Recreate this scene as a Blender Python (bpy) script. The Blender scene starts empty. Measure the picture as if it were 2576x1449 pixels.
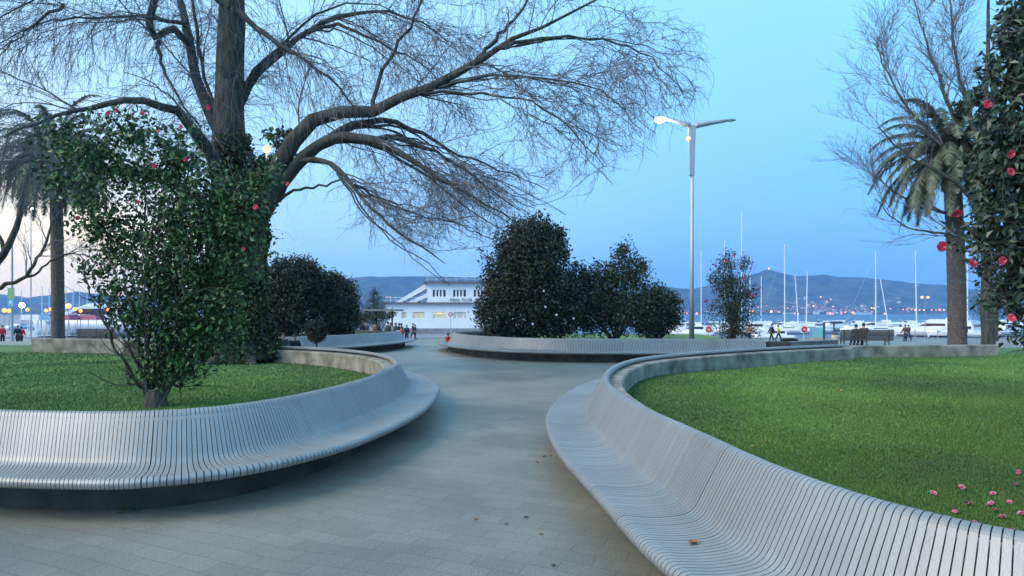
import bpy, bmesh, math, random
import numpy as np
from mathutils import Vector, Matrix

rnd = random.Random(7)
rng = np.random.default_rng(11)
R = math.radians
sc = bpy.context.scene
col = sc.collection

# ------------------------------------------------------------------ camera model used to size the place
EYE, FP, CX, HY = 1.9, 1610.0, 1288.0, 788.7
def D(px, py, Y):
    return (( px - CX) / FP * Y, Y, EYE - (py - HY) / FP * Y)
def P(px, py, z):
    Y = FP * (EYE - z) / (py - HY)
    return ((px - CX) / FP * Y, Y, z)
def gz(x, y):                                   # the plaza falls gently to the quay
    t = min(1, max(0, (y - 42) / 20))
    return -0.98 * t * t * (3 - 2 * t)

# ------------------------------------------------------------------ materials
def new_mat(name):
    m = bpy.data.materials.new(name); m.use_nodes = True
    nt = m.node_tree; b = nt.nodes['Principled BSDF']
    return m, nt, b
def mat(name, c, rough=.6, metal=0, var=.25, scale=4, bump=0, bscale=40, island=0, coord='Object', spec=None, trans=0, c2=None, zs=None):
    m, nt, b = new_mat(name); N, L = nt.nodes, nt.links
    b.inputs['Roughness'].default_value = rough; b.inputs['Metallic'].default_value = metal
    if spec is not None: b.inputs['Specular IOR Level'].default_value = spec
    tc = N.new('ShaderNodeTexCoord')
    vec = tc.outputs[coord]
    if zs:
        mp = N.new('ShaderNodeMapping'); mp.inputs['Scale'].default_value = (1, 1, zs); L.new(vec, mp.inputs[0]); vec = mp.outputs[0]
    n = N.new('ShaderNodeTexNoise'); n.inputs['Scale'].default_value = scale; n.inputs['Detail'].default_value = 6
    L.new(vec, n.inputs['Vector'])
    r = N.new('ShaderNodeValToRGB'); r.color_ramp.elements[0].position = .3; r.color_ramp.elements[1].position = .7
    lo = [max(0, v * (1 - var)) for v in c]; hi = [min(1, v * (1 + var)) for v in (c2 or c)]
    r.color_ramp.elements[0].color = (*lo, 1); r.color_ramp.elements[1].color = (*hi, 1)
    fac = n.outputs['Fac']
    if island:
        g = N.new('ShaderNodeNewGeometry'); mx = N.new('ShaderNodeMix'); mx.data_type = 'FLOAT'; mx.inputs[0].default_value = island
        L.new(fac, mx.inputs[2]); L.new(g.outputs['Random Per Island'], mx.inputs[3]); fac = mx.outputs[0]
        r.color_ramp.elements[0].position = .12; r.color_ramp.elements[1].position = .88
    L.new(fac, r.inputs[0]); L.new(r.outputs[0], b.inputs['Base Color'])
    if bump:
        n2 = N.new('ShaderNodeTexNoise'); n2.inputs['Scale'].default_value = bscale; n2.inputs['Detail'].default_value = 8
        L.new(vec, n2.inputs['Vector'])
        bp = N.new('ShaderNodeBump'); bp.inputs['Strength'].default_value = bump; bp.inputs['Distance'].default_value = .02 if not zs else .08
        L.new(n2.outputs['Fac'], bp.inputs['Height']); L.new(bp.outputs[0], b.inputs['Normal'])
    if trans: b.inputs['Transmission Weight'].default_value = trans
    return m
def glow(name, c, s):
    m, nt, b = new_mat(name)
    b.inputs['Base Color'].default_value = (.25, .25, .25, 1)
    b.inputs['Emission Color'].default_value = (*c, 1); b.inputs['Emission Strength'].default_value = s
    return m

M = dict(
    steel=mat('brushed_galvanised_steel', (.31, .305, .29), .5, .35, .3, .9, .12, 60, island=.14),
    rail=mat('steel_tube', (.50, .54, .60), .3, .8, .1, 2),
    dsteel=mat('dark_bracket_steel', (.09, .10, .11), .5, .4, .2, 5),
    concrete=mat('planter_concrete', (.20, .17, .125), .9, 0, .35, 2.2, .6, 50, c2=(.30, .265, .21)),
    concdark=mat('shade_dark_concrete', (.065, .063, .05), .95, 0, .5, 2.5, .6, 40),  # dark tone paints the under-seat shade; also on far walls and pergola posts
    soil=mat('lawn_soil', (.07, .12, .03), .95, 0, .4, .4, .8, 60, c2=(.11, .18, .035)),
    bark=mat('tree_bark', (.075, .068, .052), .95, 0, .6, 9, 1, 16, zs=.22),
    twig=mat('twig_bark', (.16, .145, .15), .9, 0, .3, 2),
    barkg=mat('mossy_limb_bark', (.055, .056, .043), .95, 0, .4, 5, 1, 25),
    palmbark=mat('palm_bark', (.12, .095, .078), .95, 0, .4, 14, 1, 30),
    frond=mat('palm_frond', (.07, .085, .05), .6, 0, .4, 3, island=.6, c2=(.16, .185, .11)),
    leafc=mat('camellia_leaf', (.018, .036, .012), .42, 0, .55, 1.5, island=.75, c2=(.07, .125, .04), spec=.35),
    leafr=mat('near_camellia_leaf', (.014, .026, .014), .36, 0, .5, 6, island=.8, c2=(.055, .085, .05), spec=.4),
    leafd=mat('dark_shrub_leaf', (.018, .024, .014), .6, 0, .5, 3, island=.8, c2=(.058, .07, .04), spec=.3),
    leafm=mat('mid_shrub_leaf', (.022, .030, .016), .55, 0, .5, 3, island=.8, c2=(.065, .08, .04), spec=.3),
    ivy=mat('ivy_leaf', (.024, .034, .014), .6, 0, .5, 3, island=.8, c2=(.075, .095, .035), spec=.25),
    conif=mat('conifer_leaf', (.035, .055, .035), .7, 0, .4, 3, island=.7, c2=(.07, .10, .06)),
    pink=mat('camellia_petal', (.50, .03, .06), .5, 0, .3, 30, c2=(.65, .06, .09)),
    pinkp=mat('fallen_petal', (.55, .13, .20), .5, 0, .3, 30, c2=(.7, .2, .27)),
    stamen=mat('camellia_stamen', (.8, .6, .15), .6),
    white_bl=mat('white_petal', (.75, .75, .80), .6),
    white=mat('painted_white_render', (.80, .82, .84), .8, 0, .05, .6),
    boatw=mat('white_gelcoat', (.78, .79, .81), .3, 0, .06, .8),
    boatg=mat('pale_grey_deck', (.5, .52, .55), .5, 0, .1, 1),
    glassd=mat('dark_tinted_glass', (.03, .035, .045), .12, 0, .1, 1, spec=.7),
    glassb=mat('brown_tinted_glass', (.10, .045, .03), .2, 0, .2, 1),
    mast=mat('anodised_mast', (.80, .82, .86), .4, .1, .05, 1),
    wire=mat('rigging_wire', (.3, .32, .36), .5, .5, .1, 1),
    letter=mat('grey_letter_paint', (.22, .24, .28), .7),
    grey=mat('grey_stone', (.22, .23, .25), .85, 0, .2, 1.5, .3, 12),
    roofg=mat('grey_roof_edge', (.14, .14, .17), .8, 0, .3, 3),
    wood=mat('bench_wood', (.075, .055, .042), .7, 0, .3, 8, .3, 30),
    navy=mat('navy_cloth', (.02, .028, .05), .9), dark=mat('charcoal_cloth', (.022, .022, .026), .9),
    yellow=mat('yellow_cloth', (.80, .50, .02), .8), brown=mat('brown_cloth', (.09, .06, .045), .9),
    purple=mat('plum_cloth', (.10, .035, .06), .9), redc=mat('red_cloth', (.72, .03, .03), .8),
    cream=mat('cream_cloth', (.5, .42, .32), .85), orange=mat('orange_cloth', (.6, .2, .07), .8),
    green=mat('olive_cloth', (.055, .065, .05), .9), jeans=mat('denim', (.04, .06, .11), .9),
    skin=mat('skin', (.45, .25, .17), .6), hair=mat('hair', (.03, .022, .018), .7), shoe=mat('shoe', (.03, .03, .03), .6),
    redp=mat('red_plastic', (.75, .03, .02), .4), bluep=mat('blue_cloth', (.06, .16, .5), .7),
    teal=mat('teal_panel', (.20, .52, .55), .4, 0, .08, 2), sand=mat('beige_panel', (.45, .38, .3), .6),
    bgreen=mat('banner_green', (.24, .42, .20), .8), bblue=mat('banner_blue', (.10, .36, .60), .8),
    tent=mat('red_awning', (.45, .12, .17), .8), tentw=mat('white_awning', (.7, .68, .72), .8),
    lampbody=mat('lamp_post_paint', (.36, .40, .44), .45, .3, .08, 1),
    terracotta=mat('terracotta_pot', (.10, .06, .045), .9), rooft=mat('far_roof_tile', (.30, .13, .08), .9),
    far=mat('far_house_render', (.5, .48, .46), .9), deadleaf=mat('dead_leaf', (.30, .13, .05), .8),
    hillm=mat('hill_forest', (.015, .028, .028), 1, 0, .6, .012, c2=(.075, .09, .06)),
    hairb=mat('brown_hair', (.10, .06, .03), .7),
    g_white=glow('lamp_white_light', (1, .97, .9), 30), g_warm=glow('lamp_warm_light', (1, .38, .13), 1.6),
    g_orange=glow('sodium_light', (1, .20, .0), 3.0), g_pale=glow('town_light', (1, .5, .12), 4),
    g_win=glow('lit_window', (.60, .56, .10), .38), g_win2=glow('lit_window_strip', (1, .85, .3), .8),
    g_dim=glow('dim_window', (.35, .45, .35), .35),
)

# paving: blocks with fine joints, old stains
def paving():
    m, nt, b = new_mat('plaza_paving'); N, L = nt.nodes, nt.links
    tc = N.new('ShaderNodeTexCoord'); mp = N.new('ShaderNodeMapping'); mp.inputs['Rotation'].default_value = (0, 0, R(24))
    L.new(tc.outputs['Object'], mp.inputs[0])
    wn = N.new('ShaderNodeTexNoise'); wn.inputs['Scale'].default_value = .5; L.new(tc.outputs['Object'], wn.inputs[0])
    va = N.new('ShaderNodeVectorMath'); va.operation = 'SCALE'; va.inputs['Scale'].default_value = .35; L.new(wn.outputs['Color'], va.inputs[0])
    vb = N.new('ShaderNodeVectorMath'); L.new(mp.outputs[0], vb.inputs[0]); L.new(va.outputs[0], vb.inputs[1])
    br = N.new('ShaderNodeTexBrick'); L.new(vb.outputs[0], br.inputs[0])
    br.inputs['Color1'].default_value = (.215, .202, .163, 1); br.inputs['Color2'].default_value = (.252, .236, .192, 1)
    br.inputs['Mortar'].default_value = (.165, .152, .125, 1); br.inputs['Scale'].default_value = 1
    br.inputs['Mortar Size'].default_value = .006; br.inputs['Mortar Smooth'].default_value = .4
    br.inputs['Brick Width'].default_value = .42; br.inputs['Row Height'].default_value = .21
    n = N.new('ShaderNodeTexNoise'); n.inputs['Scale'].default_value = .45; n.inputs['Detail'].default_value = 7; L.new(tc.outputs['Object'], n.inputs[0])
    n2 = N.new('ShaderNodeTexNoise'); n2.inputs['Scale'].default_value = 55; n2.inputs['Detail'].default_value = 5; L.new(tc.outputs['Object'], n2.inputs[0])
    r = N.new('ShaderNodeValToRGB'); r.color_ramp.elements[0].color = (.62, .66, .66, 1); r.color_ramp.elements[0].position = .3
    r.color_ramp.elements[1].color = (1.22, 1.2, 1.16, 1); r.color_ramp.elements[1].position = .7; L.new(n.outputs[0], r.inputs[0])
    r2 = N.new('ShaderNodeValToRGB'); r2.color_ramp.elements[0].color = (.72, .72, .74, 1); r2.color_ramp.elements[0].position = .3
    r2.color_ramp.elements[1].color = (1.18, 1.18, 1.16, 1); r2.color_ramp.elements[1].position = .7; L.new(n2.outputs[0], r2.inputs[0])
    m1 = N.new('ShaderNodeMix'); m1.data_type = 'RGBA'; m1.blend_type = 'MULTIPLY'; m1.inputs[0].default_value = 1
    L.new(br.outputs[0], m1.inputs[6]); L.new(r.outputs[0], m1.inputs[7])
    m2 = N.new('ShaderNodeMix'); m2.data_type = 'RGBA'; m2.blend_type = 'MULTIPLY'; m2.inputs[0].default_value = 1
    L.new(m1.outputs[2], m2.inputs[6]); L.new(r2.outputs[0], m2.inputs[7]); L.new(m2.outputs[2], b.inputs['Base Color'])
    b.inputs['Roughness'].default_value = .55
    bp = N.new('ShaderNodeBump'); bp.inputs['Strength'].default_value = .35; bp.inputs['Distance'].default_value = .01
    L.new(n2.outputs[0], bp.inputs['Height']); L.new(bp.outputs[0], b.inputs['Normal'])
    return m
M['paving'] = paving()
def water():
    m, nt, b = new_mat('harbour_water'); N, L = nt.nodes, nt.links
    b.inputs['Base Color'].default_value = (.035, .07, .13, 1); b.inputs['Roughness'].default_value = .3; b.inputs['Specular IOR Level'].default_value = .35
    tc = N.new('ShaderNodeTexCoord'); mp = N.new('ShaderNodeMapping'); mp.inputs['Scale'].default_value = (.5, 1.2, 1); L.new(tc.outputs['Object'], mp.inputs[0])
    n = N.new('ShaderNodeTexNoise'); n.inputs['Scale'].default_value = .9; n.inputs['Detail'].default_value = 6; L.new(mp.outputs[0], n.inputs[0])
    bp = N.new('ShaderNodeBump'); bp.inputs['Strength'].default_value = .6; bp.inputs['Distance'].default_value = .25
    L.new(n.outputs[0], bp.inputs['Height']); L.new(bp.outputs[0], b.inputs['Normal'])
    return m
M['water'] = water()
def grassmat():
    m, nt, b = new_mat('grass_blade'); N, L = nt.nodes, nt.links
    g = N.new('ShaderNodeNewGeometry'); tc = N.new('ShaderNodeTexCoord')
    n = N.new('ShaderNodeTexNoise'); n.inputs['Scale'].default_value = .28; n.inputs['Detail'].default_value = 6; L.new(tc.outputs['Object'], n.inputs[0])
    mx = N.new('ShaderNodeMix'); mx.data_type = 'FLOAT'; mx.inputs[0].default_value = .18; L.new(n.outputs[0], mx.inputs[2]); L.new(g.outputs['Random Per Island'], mx.inputs[3])
    r = N.new('ShaderNodeValToRGB'); e = r.color_ramp.elements
    e[0].position = .36; e[0].color = (.055, .11, .028, 1); e[1].position = .64; e[1].color = (.155, .275, .045, 1)
    x = r.color_ramp.elements.new(.5); x.color = (.085, .175, .034, 1)
    L.new(mx.outputs[0], r.inputs[0]); L.new(r.outputs[0], b.inputs['Base Color']); b.inputs['Roughness'].default_value = .6
    return m
M['grass'] = grassmat()

# ------------------------------------------------------------------ object helpers
BASE = {}
def tag(o, label=None, cat=None, group=None, kind=None):
    if label: o['label'] = label
    if cat: o['category'] = cat
    if group: o['group'] = group
    if kind: o['kind'] = kind
    return o
def thing(name, label, cat, loc=(0, 0, 0), group=None, rz=0):
    o = bpy.data.objects.new(name, None); col.objects.link(o); o.location = loc; o.rotation_euler = (0, 0, rz)
    o.empty_display_size = .2
    BASE[o.name] = Vector(loc)
    return tag(o, label, cat, group)
def link_mesh(name, me, m, parent=None, base=None):
    o = bpy.data.objects.new(name, me); col.objects.link(o)
    if parent: o.parent = parent
    if m: me.materials.clear(); me.materials.append(M[m] if isinstance(m, str) else m)
    if base is not None: BASE[o.name] = base
    return o
class MB:
    def __init__(s): s.v = []; s.f = []; s.n = 0
    def add(s, v, f):
        v = np.asarray(v, float).reshape(-1, 3); s.v.append(v)
        s.f.append(np.asarray(f, int) + s.n) if not isinstance(f, list) else s.f.append([tuple(i + s.n for i in q) for q in f])
        s.n += len(v); return s
    def box(s, c, d, rz=0, taper=1):
        x, y, z = [q / 2 for q in d]
        v = [(-x, -y, -z), (x, -y, -z), (x, y, -z), (-x, y, -z), (-x * taper, -y * taper, z), (x * taper, -y * taper, z), (x * taper, y * taper, z), (-x * taper, y * taper, z)]
        ca, sa = math.cos(rz), math.sin(rz)
        v = [(a * ca - b * sa + c[0], a * sa + b * ca + c[1], h + c[2]) for a, b, h in v]
        return s.add(v, [(0, 3, 2, 1), (4, 5, 6, 7), (0, 1, 5, 4), (1, 2, 6, 5), (2, 3, 7, 6), (3, 0, 4, 7)])
    def prism(s, poly, z0, z1):
        n = len(poly)
        v = [(x, y, z0) for x, y in poly] + [(x, y, z1) for x, y in poly]
        return s.add(v, [tuple(range(n))[::-1], tuple(range(n, 2 * n))] + [(i, (i + 1) % n, n + (i + 1) % n, n + i) for i in range(n)])
    def slab(s, poly, axis, a0, a1):            # poly in the other two axes, extruded along axis
        n = len(poly)
        def pt(u, w, a):
            return {0: (a, u, w), 1: (u, a, w)}[axis]
        v = [pt(u, w, a0) for u, w in poly] + [pt(u, w, a1) for u, w in poly]
        return s.add(v, [tuple(range(n))[::-1], tuple(range(n, 2 * n))] + [(i, (i + 1) % n, n + (i + 1) % n, n + i) for i in range(n)])
    def tube(s, pts, r, k=8, cap=True):
        pts = np.asarray(pts, float); n = len(pts)
        r = np.full(n, r) if np.isscalar(r) else np.asarray(r, float)
        v, f = tubes(pts[None], r[None], k); s.add(v, f)
        if cap: s.f.append([tuple(s.n - n * k + i for i in range(k))[::-1], tuple(s.n - k + i for i in range(k))])
        return s
    def lathe(s, prof, c=(0, 0, 0), k=16, sx=1, sy=1):
        a = np.arange(k) / k * 2 * math.pi
        v = [(c[0] + r * math.cos(t) * sx, c[1] + r * math.sin(t) * sy, c[2] + z) for r, z in prof for t in a]
        f = [(i * k + j, i * k + (j + 1) % k, (i + 1) * k + (j + 1) % k, (i + 1) * k + j) for i in range(len(prof) - 1) for j in range(k)]
        return s.add(v, f)
    def ball(s, c, r, k=12, sx=1, sy=1, sz=1):
        return s.lathe([(r * math.sin(t) + 1e-5, -r * sz * math.cos(t)) for t in np.linspace(0, math.pi, k // 2 + 2)], c, k, sx, sy)
    def build(s, name, m, parent=None, world=False, smooth=False, base=None):
        V = np.concatenate(s.v) if s.v else np.zeros((0, 3))
        if world and parent is not None: V = V - np.array(BASE[parent.name])
        me = bpy.data.meshes.new(name)
        if all(isinstance(f, np.ndarray) for f in s.f):
            ks = [f.shape[1] for f in s.f]; nf = sum(len(f) for f in s.f)
            me.vertices.add(len(V)); me.vertices.foreach_set('co', V.astype(np.float32).ravel())
            tot = np.concatenate([np.full(len(f), f.shape[1]) for f in s.f]); me.loops.add(int(tot.sum()))
            me.loops.foreach_set('vertex_index', np.concatenate([f.ravel() for f in s.f]).astype(np.int32))
            me.polygons.add(nf); st = np.concatenate([[0], np.cumsum(tot)[:-1]])
            me.polygons.foreach_set('loop_start', st.astype(np.int32)); me.update(calc_edges=True); me.validate()
        else:
            F = []
            for f in s.f: F += [tuple(int(i) for i in q) for q in f]
            me.from_pydata([tuple(p) for p in V], [], F); me.update()
            bm = bmesh.new(); bm.from_mesh(me); bmesh.ops.recalc_face_normals(bm, faces=bm.faces); bm.to_mesh(me); bm.free()
        me.polygons.foreach_set('use_smooth', [bool(smooth)] * len(me.polygons))
        o = link_mesh(name, me, m, parent, BASE[parent.name] if parent is not None else Vector(base or (0, 0, 0)))
        if base is not None: o.location = base
        return o
def tubes(Pt, Rd, k=3):
    """many polylines (N,K,3) with radii (N,K) -> verts, quads"""
    N, K, _ = Pt.shape
    T = np.gradient(Pt, axis=1); T /= np.linalg.norm(T, axis=2, keepdims=True) + 1e-9
    up = np.where(np.abs((Pt[:, -1] - Pt[:, 0])[:, 2:3]) > .7 * np.linalg.norm(Pt[:, -1] - Pt[:, 0], axis=1, keepdims=True), [[1., .13, 0]], [[0.07, .05, 1.]])[:, None, :]
    A = np.cross(T, up); A /= np.linalg.norm(A, axis=2, keepdims=True) + 1e-9
    B = np.cross(T, A)
    a = np.arange(k) / k * 2 * math.pi
    V = Pt[:, :, None, :] + Rd[:, :, None, None] * (A[:, :, None, :] * np.cos(a)[None, None, :, None] + B[:, :, None, :] * np.sin(a)[None, None, :, None])
    idx = np.arange(N * K * k).reshape(N, K, k); nx = np.roll(idx, -1, axis=2)
    F = np.stack([idx[:, :-1], nx[:, :-1], nx[:, 1:], idx[:, 1:]], axis=-1).reshape(-1, 4)
    return V.reshape(-1, 3), F
def catmull(pts, step=.05):
    pts = np.asarray(pts, float); p = np.vstack([2 * pts[0] - pts[1], pts, 2 * pts[-1] - pts[-2]]); out = []
    for i in range(1, len(p) - 2):
        n = max(2, int(np.linalg.norm(p[i + 1] - p[i]) / step))
        t = np.linspace(0, 1, n, endpoint=False)[:, None]
        out.append(.5 * (2 * p[i] + (p[i + 1] - p[i - 1]) * t + (2 * p[i - 1] - 5 * p[i] + 4 * p[i + 1] - p[i + 2]) * t ** 2 + (3 * p[i] - p[i - 1] - 3 * p[i + 1] + p[i + 2]) * t ** 3))
    out.append(p[-2][None]); return np.vstack(out)
def resample(pts, n=None, pitch=None):
    pts = np.asarray(pts, float); d = np.concatenate([[0], np.cumsum(np.linalg.norm(np.diff(pts, axis=0), axis=1))])
    if pitch: s = np.arange(0, d[-1], pitch)
    else: s = np.linspace(0, d[-1], n)
    return np.stack([np.interp(s, d, pts[:, j]) for j in range(pts.shape[1])], axis=1)
def smooth_line(p, it=6):
    p = p.copy()
    for _ in range(it): p[1:-1] = (p[:-2] + 2 * p[1:-1] + p[2:]) / 4
    return p

# ------------------------------------------------------------------ curved slatted benches round the planters
NORM = {}
def frame_line(pts, side):
    if id(pts) in NORM: return NORM[id(pts)]
    T = np.gradient(pts, axis=0); T /= np.linalg.norm(T, axis=1, keepdims=True)
    return np.stack([T[:, 1], -T[:, 0]], axis=1) * side
def rim_line(pix, z=.9, extra_before=(), extra_after=()):
    p = [e for e in extra_before] + [P(x, y, z)[:2] for x, y in pix] + [e for e in extra_after]
    q = catmull(p, .05); q = resample(q, pitch=.05); q = smooth_line(q, 120)
    return resample(q, pitch=.02)
BACK = [(-.075, .845), (-.07, .875), (-.05, .897), (-.02, .905), (.01, .897), (.035, .875), (.06, .83), (.14, .69), (.21, .56), (.255, .48), (.285, .445)]
SEAT = [(.286, .4445), (.33, .418), (.39, .405), (.48, .398), (.60, .398), (.72, .41), (.79, .418), (.83, .412), (.852, .39), (.853, .37), (.842, .345), (.815, .33)]
def finer(prof):
    q = catmull(np.array(prof), .03); return [tuple(p) for p in q]
def slats(line, side, prof, pitch, gap, z0=0, s0=0, s1=None, th=.006):
    n = frame_line(line, side); d = np.concatenate([[0], np.cumsum(np.linalg.norm(np.diff(line, axis=0), axis=1))])
    s1 = s1 or d[-1]
    S = np.arange(s0, s1 - pitch, pitch)
    prof = np.array(prof); t = np.gradient(prof, axis=0); t /= np.linalg.norm(t, axis=1, keepdims=True)
    inn = prof + np.stack([t[:, 1], -t[:, 0]], axis=1) * -th     # the hidden face
    def at(s):
        return np.stack([np.interp(s, d, line[:, 0]), np.interp(s, d, line[:, 1])], 1), np.stack([np.interp(s, d, n[:, 0]), np.interp(s, d, n[:, 1])], 1)
    sec = np.floor(S / 2.46).astype(int); r7 = np.random.default_rng(5); dz = r7.normal(size=200) * .003; jit = (dz[sec % 200] + r7.normal(size=len(S)) * .0006)[:, None, None]; wide = np.where(np.floor((S - pitch) / 2.46).astype(int) != sec, .004, 0)
    rows = []
    for s in (S + gap / 2 + wide, S + pitch - gap / 2):
        c, nn = at(s)
        for pr in (prof, inn):
            xy = c[:, None, :] + nn[:, None, :] * pr[None, :, :1]
            z = np.broadcast_to(pr[None, :, 1:], xy.shape[:2] + (1,)) + z0 + jit
            rows.append(np.concatenate([xy, z], axis=2))
    V = np.stack([rows[0], rows[2], rows[3], rows[1]], axis=2)    # (N,K,4,3)
    N, K = V.shape[:2]; idx = np.arange(N * K * 4).reshape(N, K, 4); nx = np.roll(idx, -1, axis=2)
    F = np.stack([idx[:, :-1], nx[:, :-1], nx[:, 1:], idx[:, 1:]], axis=-1).reshape(-1, 4)
    caps = np.concatenate([idx[:, 0, ::-1], idx[:, -1]]); mb = MB(); mb.add(V.reshape(-1, 3), np.concatenate([F, caps])); return mb
def sweep(line, side, prof, z0=0, s0=0, s1=None, step=.12):
    n = frame_line(line, side); d = np.concatenate([[0], np.cumsum(np.linalg.norm(np.diff(line, axis=0), axis=1))])
    s = np.arange(s0, (s1 or d[-1]), step)
    c = np.stack([np.interp(s, d, line[:, 0]), np.interp(s, d, line[:, 1])], 1); nn = np.stack([np.interp(s, d, n[:, 0]), np.interp(s, d, n[:, 1])], 1)
    pr = np.array(prof); k = len(pr)
    V = np.concatenate([c[:, None] + nn[:, None] * pr[None, :, :1], np.broadcast_to(pr[None, :, 1:], (len(s), k, 1)) + z0], axis=2)
    idx = np.arange(len(s) * k).reshape(len(s), k); nx = np.roll(idx, -1, axis=1)
    mb = MB(); mb.add(V.reshape(-1, 3), [tuple(q) for q in np.stack([idx[:-1], nx[:-1], nx[1:], idx[1:]], axis=-1).reshape(-1, 4)])
    mb.f.append([tuple(idx[0])[::-1], tuple(idx[-1])]); return mb
def circle_prof(u, z, r, k=8):
    return [(u + r * math.cos(a), z + r * math.sin(a)) for a in np.arange(k) / k * 2 * math.pi]
BACK = finer(BACK); SEAT = finer(SEAT)
def curved_bench(line, side, label, s0=0, s1=None, z0=0, pitch=.041, gap=.0065, brackets=True):
    d = float(np.linalg.norm(np.diff(line, axis=0), axis=1).sum()); s1 = s1 or d
    i = int(len(line) * .5 * (s0 + s1) / d); t = thing('curved_bench', label, 'bench', (line[i][0], line[i][1], z0))
    slats(line, side, BACK, pitch, gap, z0, s0, s1).build('backrest', 'steel', t, world=True, smooth=False)
    slats(line, side, SEAT, pitch, gap, z0, s0, s1).build('seat', 'steel', t, world=True, smooth=False)
    sweep(line, side, circle_prof(-.034, .862, .024), z0, s0 + .02, s1 - .05).build('top_rail', 'rail', t, world=True, smooth=True)
    sweep(line, side, [(.70, .392), (.74, .392), (.74, .33), (.70, .33)], z0, s0 + .02, s1 - .05).build('seat_rail', 'dsteel', t, world=True)
    if brackets:
        n = frame_line(line, side)
        for s in np.arange(s0 + .5, s1, 1.7):
            j = min(len(line) - 2, int(s / d * len(line))); c, nn = line[j], n[j]; tt = np.array([nn[1], -nn[0]]) * .012
            prof = [(.03, .12), (.03, .34), (.27, .385), (.69, .385), (.69, .34), (.30, .26)]
            v = [(*(c + nn * u + tt * q), z + z0) for q in (-1, 1) for u, z in prof]; k = len(prof)
            MB().add(v, [tuple(range(k)), tuple(range(k, 2 * k))[::-1]] + [(a, (a + 1) % k, k + (a + 1) % k, k + a) for a in range(k)]).build('bracket', 'dsteel', t, world=True)
    return t
def planter_wall(line, side, label, top=.80, z0=0, s0=0, s1=None, th=.30, bot=-.02, m='concrete', name='planter_wall'):
    t = thing(name, label, 'planter wall', (line[0][0], line[0][1], z0))
    o = sweep(line, side, [(.02, .55), (.02, top - .02), (0, top), (-th + .03, top), (-th, top - .03), (-th, bot), (0, bot), (0, .55)], z0, s0, s1, .08).build('wall_face', m, t, world=True)
    sweep(line, side, [(.30, bot), (.29, .18), (.2, .33), (.08, .38), (.022, .548), (.003, .548), (.003, bot)], z0, s0, s1, .08).build('shade_foot', 'concdark', t, world=True)  # foot added below the seat, its dark colour stands in for shade
    return t
def inside(poly, X, Y):
    poly = np.asarray(poly); r = np.zeros(X.shape, bool); j = len(poly) - 1
    for i in range(len(poly)):
        xi, yi = poly[i]; xj, yj = poly[j]
        c = ((yi > Y) != (yj > Y)); r ^= c & (X < (xj - xi) * (Y - yi) / (yj - yi + 1e-12) + xi); j = i
    return r
def lawn(name, poly, hfun, cell=.15):
    poly = np.asarray(poly)[::10] if len(poly) > 400 else np.asarray(poly)
    x0, y0 = poly.min(0); x1, y1 = poly.max(0)
    xs = np.arange(x0, x1 + cell, cell); ys = np.arange(y0, y1 + cell, cell)
    GX, GY = np.meshgrid(xs, ys, indexing='ij'); Z = hfun(GX, GY)
    cx, cy = GX[:-1, :-1] + cell / 2, GY[:-1, :-1] + cell / 2; ok = inside(poly, cx, cy)
    idx = np.arange(GX.size).reshape(GX.shape)
    F = np.stack([idx[:-1, :-1], idx[1:, :-1], idx[1:, 1:], idx[:-1, 1:]], -1)[ok]
    mb = MB(); mb.add(np.stack([GX, GY, Z], -1).reshape(-1, 3), F); o = mb.build(name, 'soil', smooth=True); tag(o, kind='structure')
    return poly
def blades(name, label, poly, hfun, n, hmin=.010, hmax=.024, near=3, power=2.0, keep=None):
    x0, y0 = poly.min(0); x1, y1 = poly.max(0); y0 = max(y0, near); px, py = [], []
    got = 0
    while got < n:
        u = rng.random(n * 2); y = (y0 ** (1 - power) + u * (y1 ** (1 - power) - y0 ** (1 - power))) ** (1 / (1 - power))
        x = (rng.random(n * 2) * 2 - 1) * y * .86
        ok = (x > x0) & (x < x1) & inside(poly, x, y)
        px.append(x[ok]); py.append(y[ok]); got += ok.sum()
    x = np.concatenate(px)[:n]; y = np.concatenate(py)[:n]; z = hfun(x, y)
    a = rng.random(n) * 6.283; h = hmin + (hmax - hmin) * rng.random(n) ** 1.5; w = (.0020 + .0007 * y) * (.7 + .6 * rng.random(n)); h = h + .0012 * y
    ln = rng.random(n) * .8 * h; b = rng.random(n) * 6.283
    V = np.stack([np.stack([x - w * np.cos(a), y - w * np.sin(a), z - .005], 1), np.stack([x + w * np.cos(a), y + w * np.sin(a), z - .005], 1),
                  np.stack([x + ln * np.cos(b), y + ln * np.sin(b), z + h], 1)], 1)
    mb = MB(); mb.add(V.reshape(-1, 3), np.arange(n * 3).reshape(n, 3)); o = mb.build(name, 'grass'); tag(o, label, 'grass', kind='stuff'); return o

# ---- outlines of the four planters (rim lines, plan)
pix_L = [(0, 1034), (200, 1038), (450, 1036), (600, 1020), (740, 998), (860, 970), (935, 948), (985, 925), (1000, 912), (985, 898), (950, 889), (890, 881), (820, 876), (740, 872), (660, 869)]
LL = rim_line(pix_L, .9, [(-12.5, 10.2), (-9.2, 7.9), (-7, 6.95)], [(-11.0, 22.8), (-14.2, 25.5)])
_n = frame_line(LL, 1); _px = LL[:, 0] / np.maximum(LL[:, 1], .1) * FP + CX; _c = -LL / np.linalg.norm(LL, axis=1, keepdims=True)
_i = np.arange(len(LL)) < int(len(LL) * .5); _w = .72 * np.clip((760 - _px) / 520, 0, 1) * _i * np.clip((_px + 700) / 600, 0, 1); _w = _w[:, None]
_n = _n * (1 - _w) + _c * _w; NORM[id(LL)] = _n / np.linalg.norm(_n, axis=1, keepdims=True)     # the ribs of this bench stand a little askew
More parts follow.
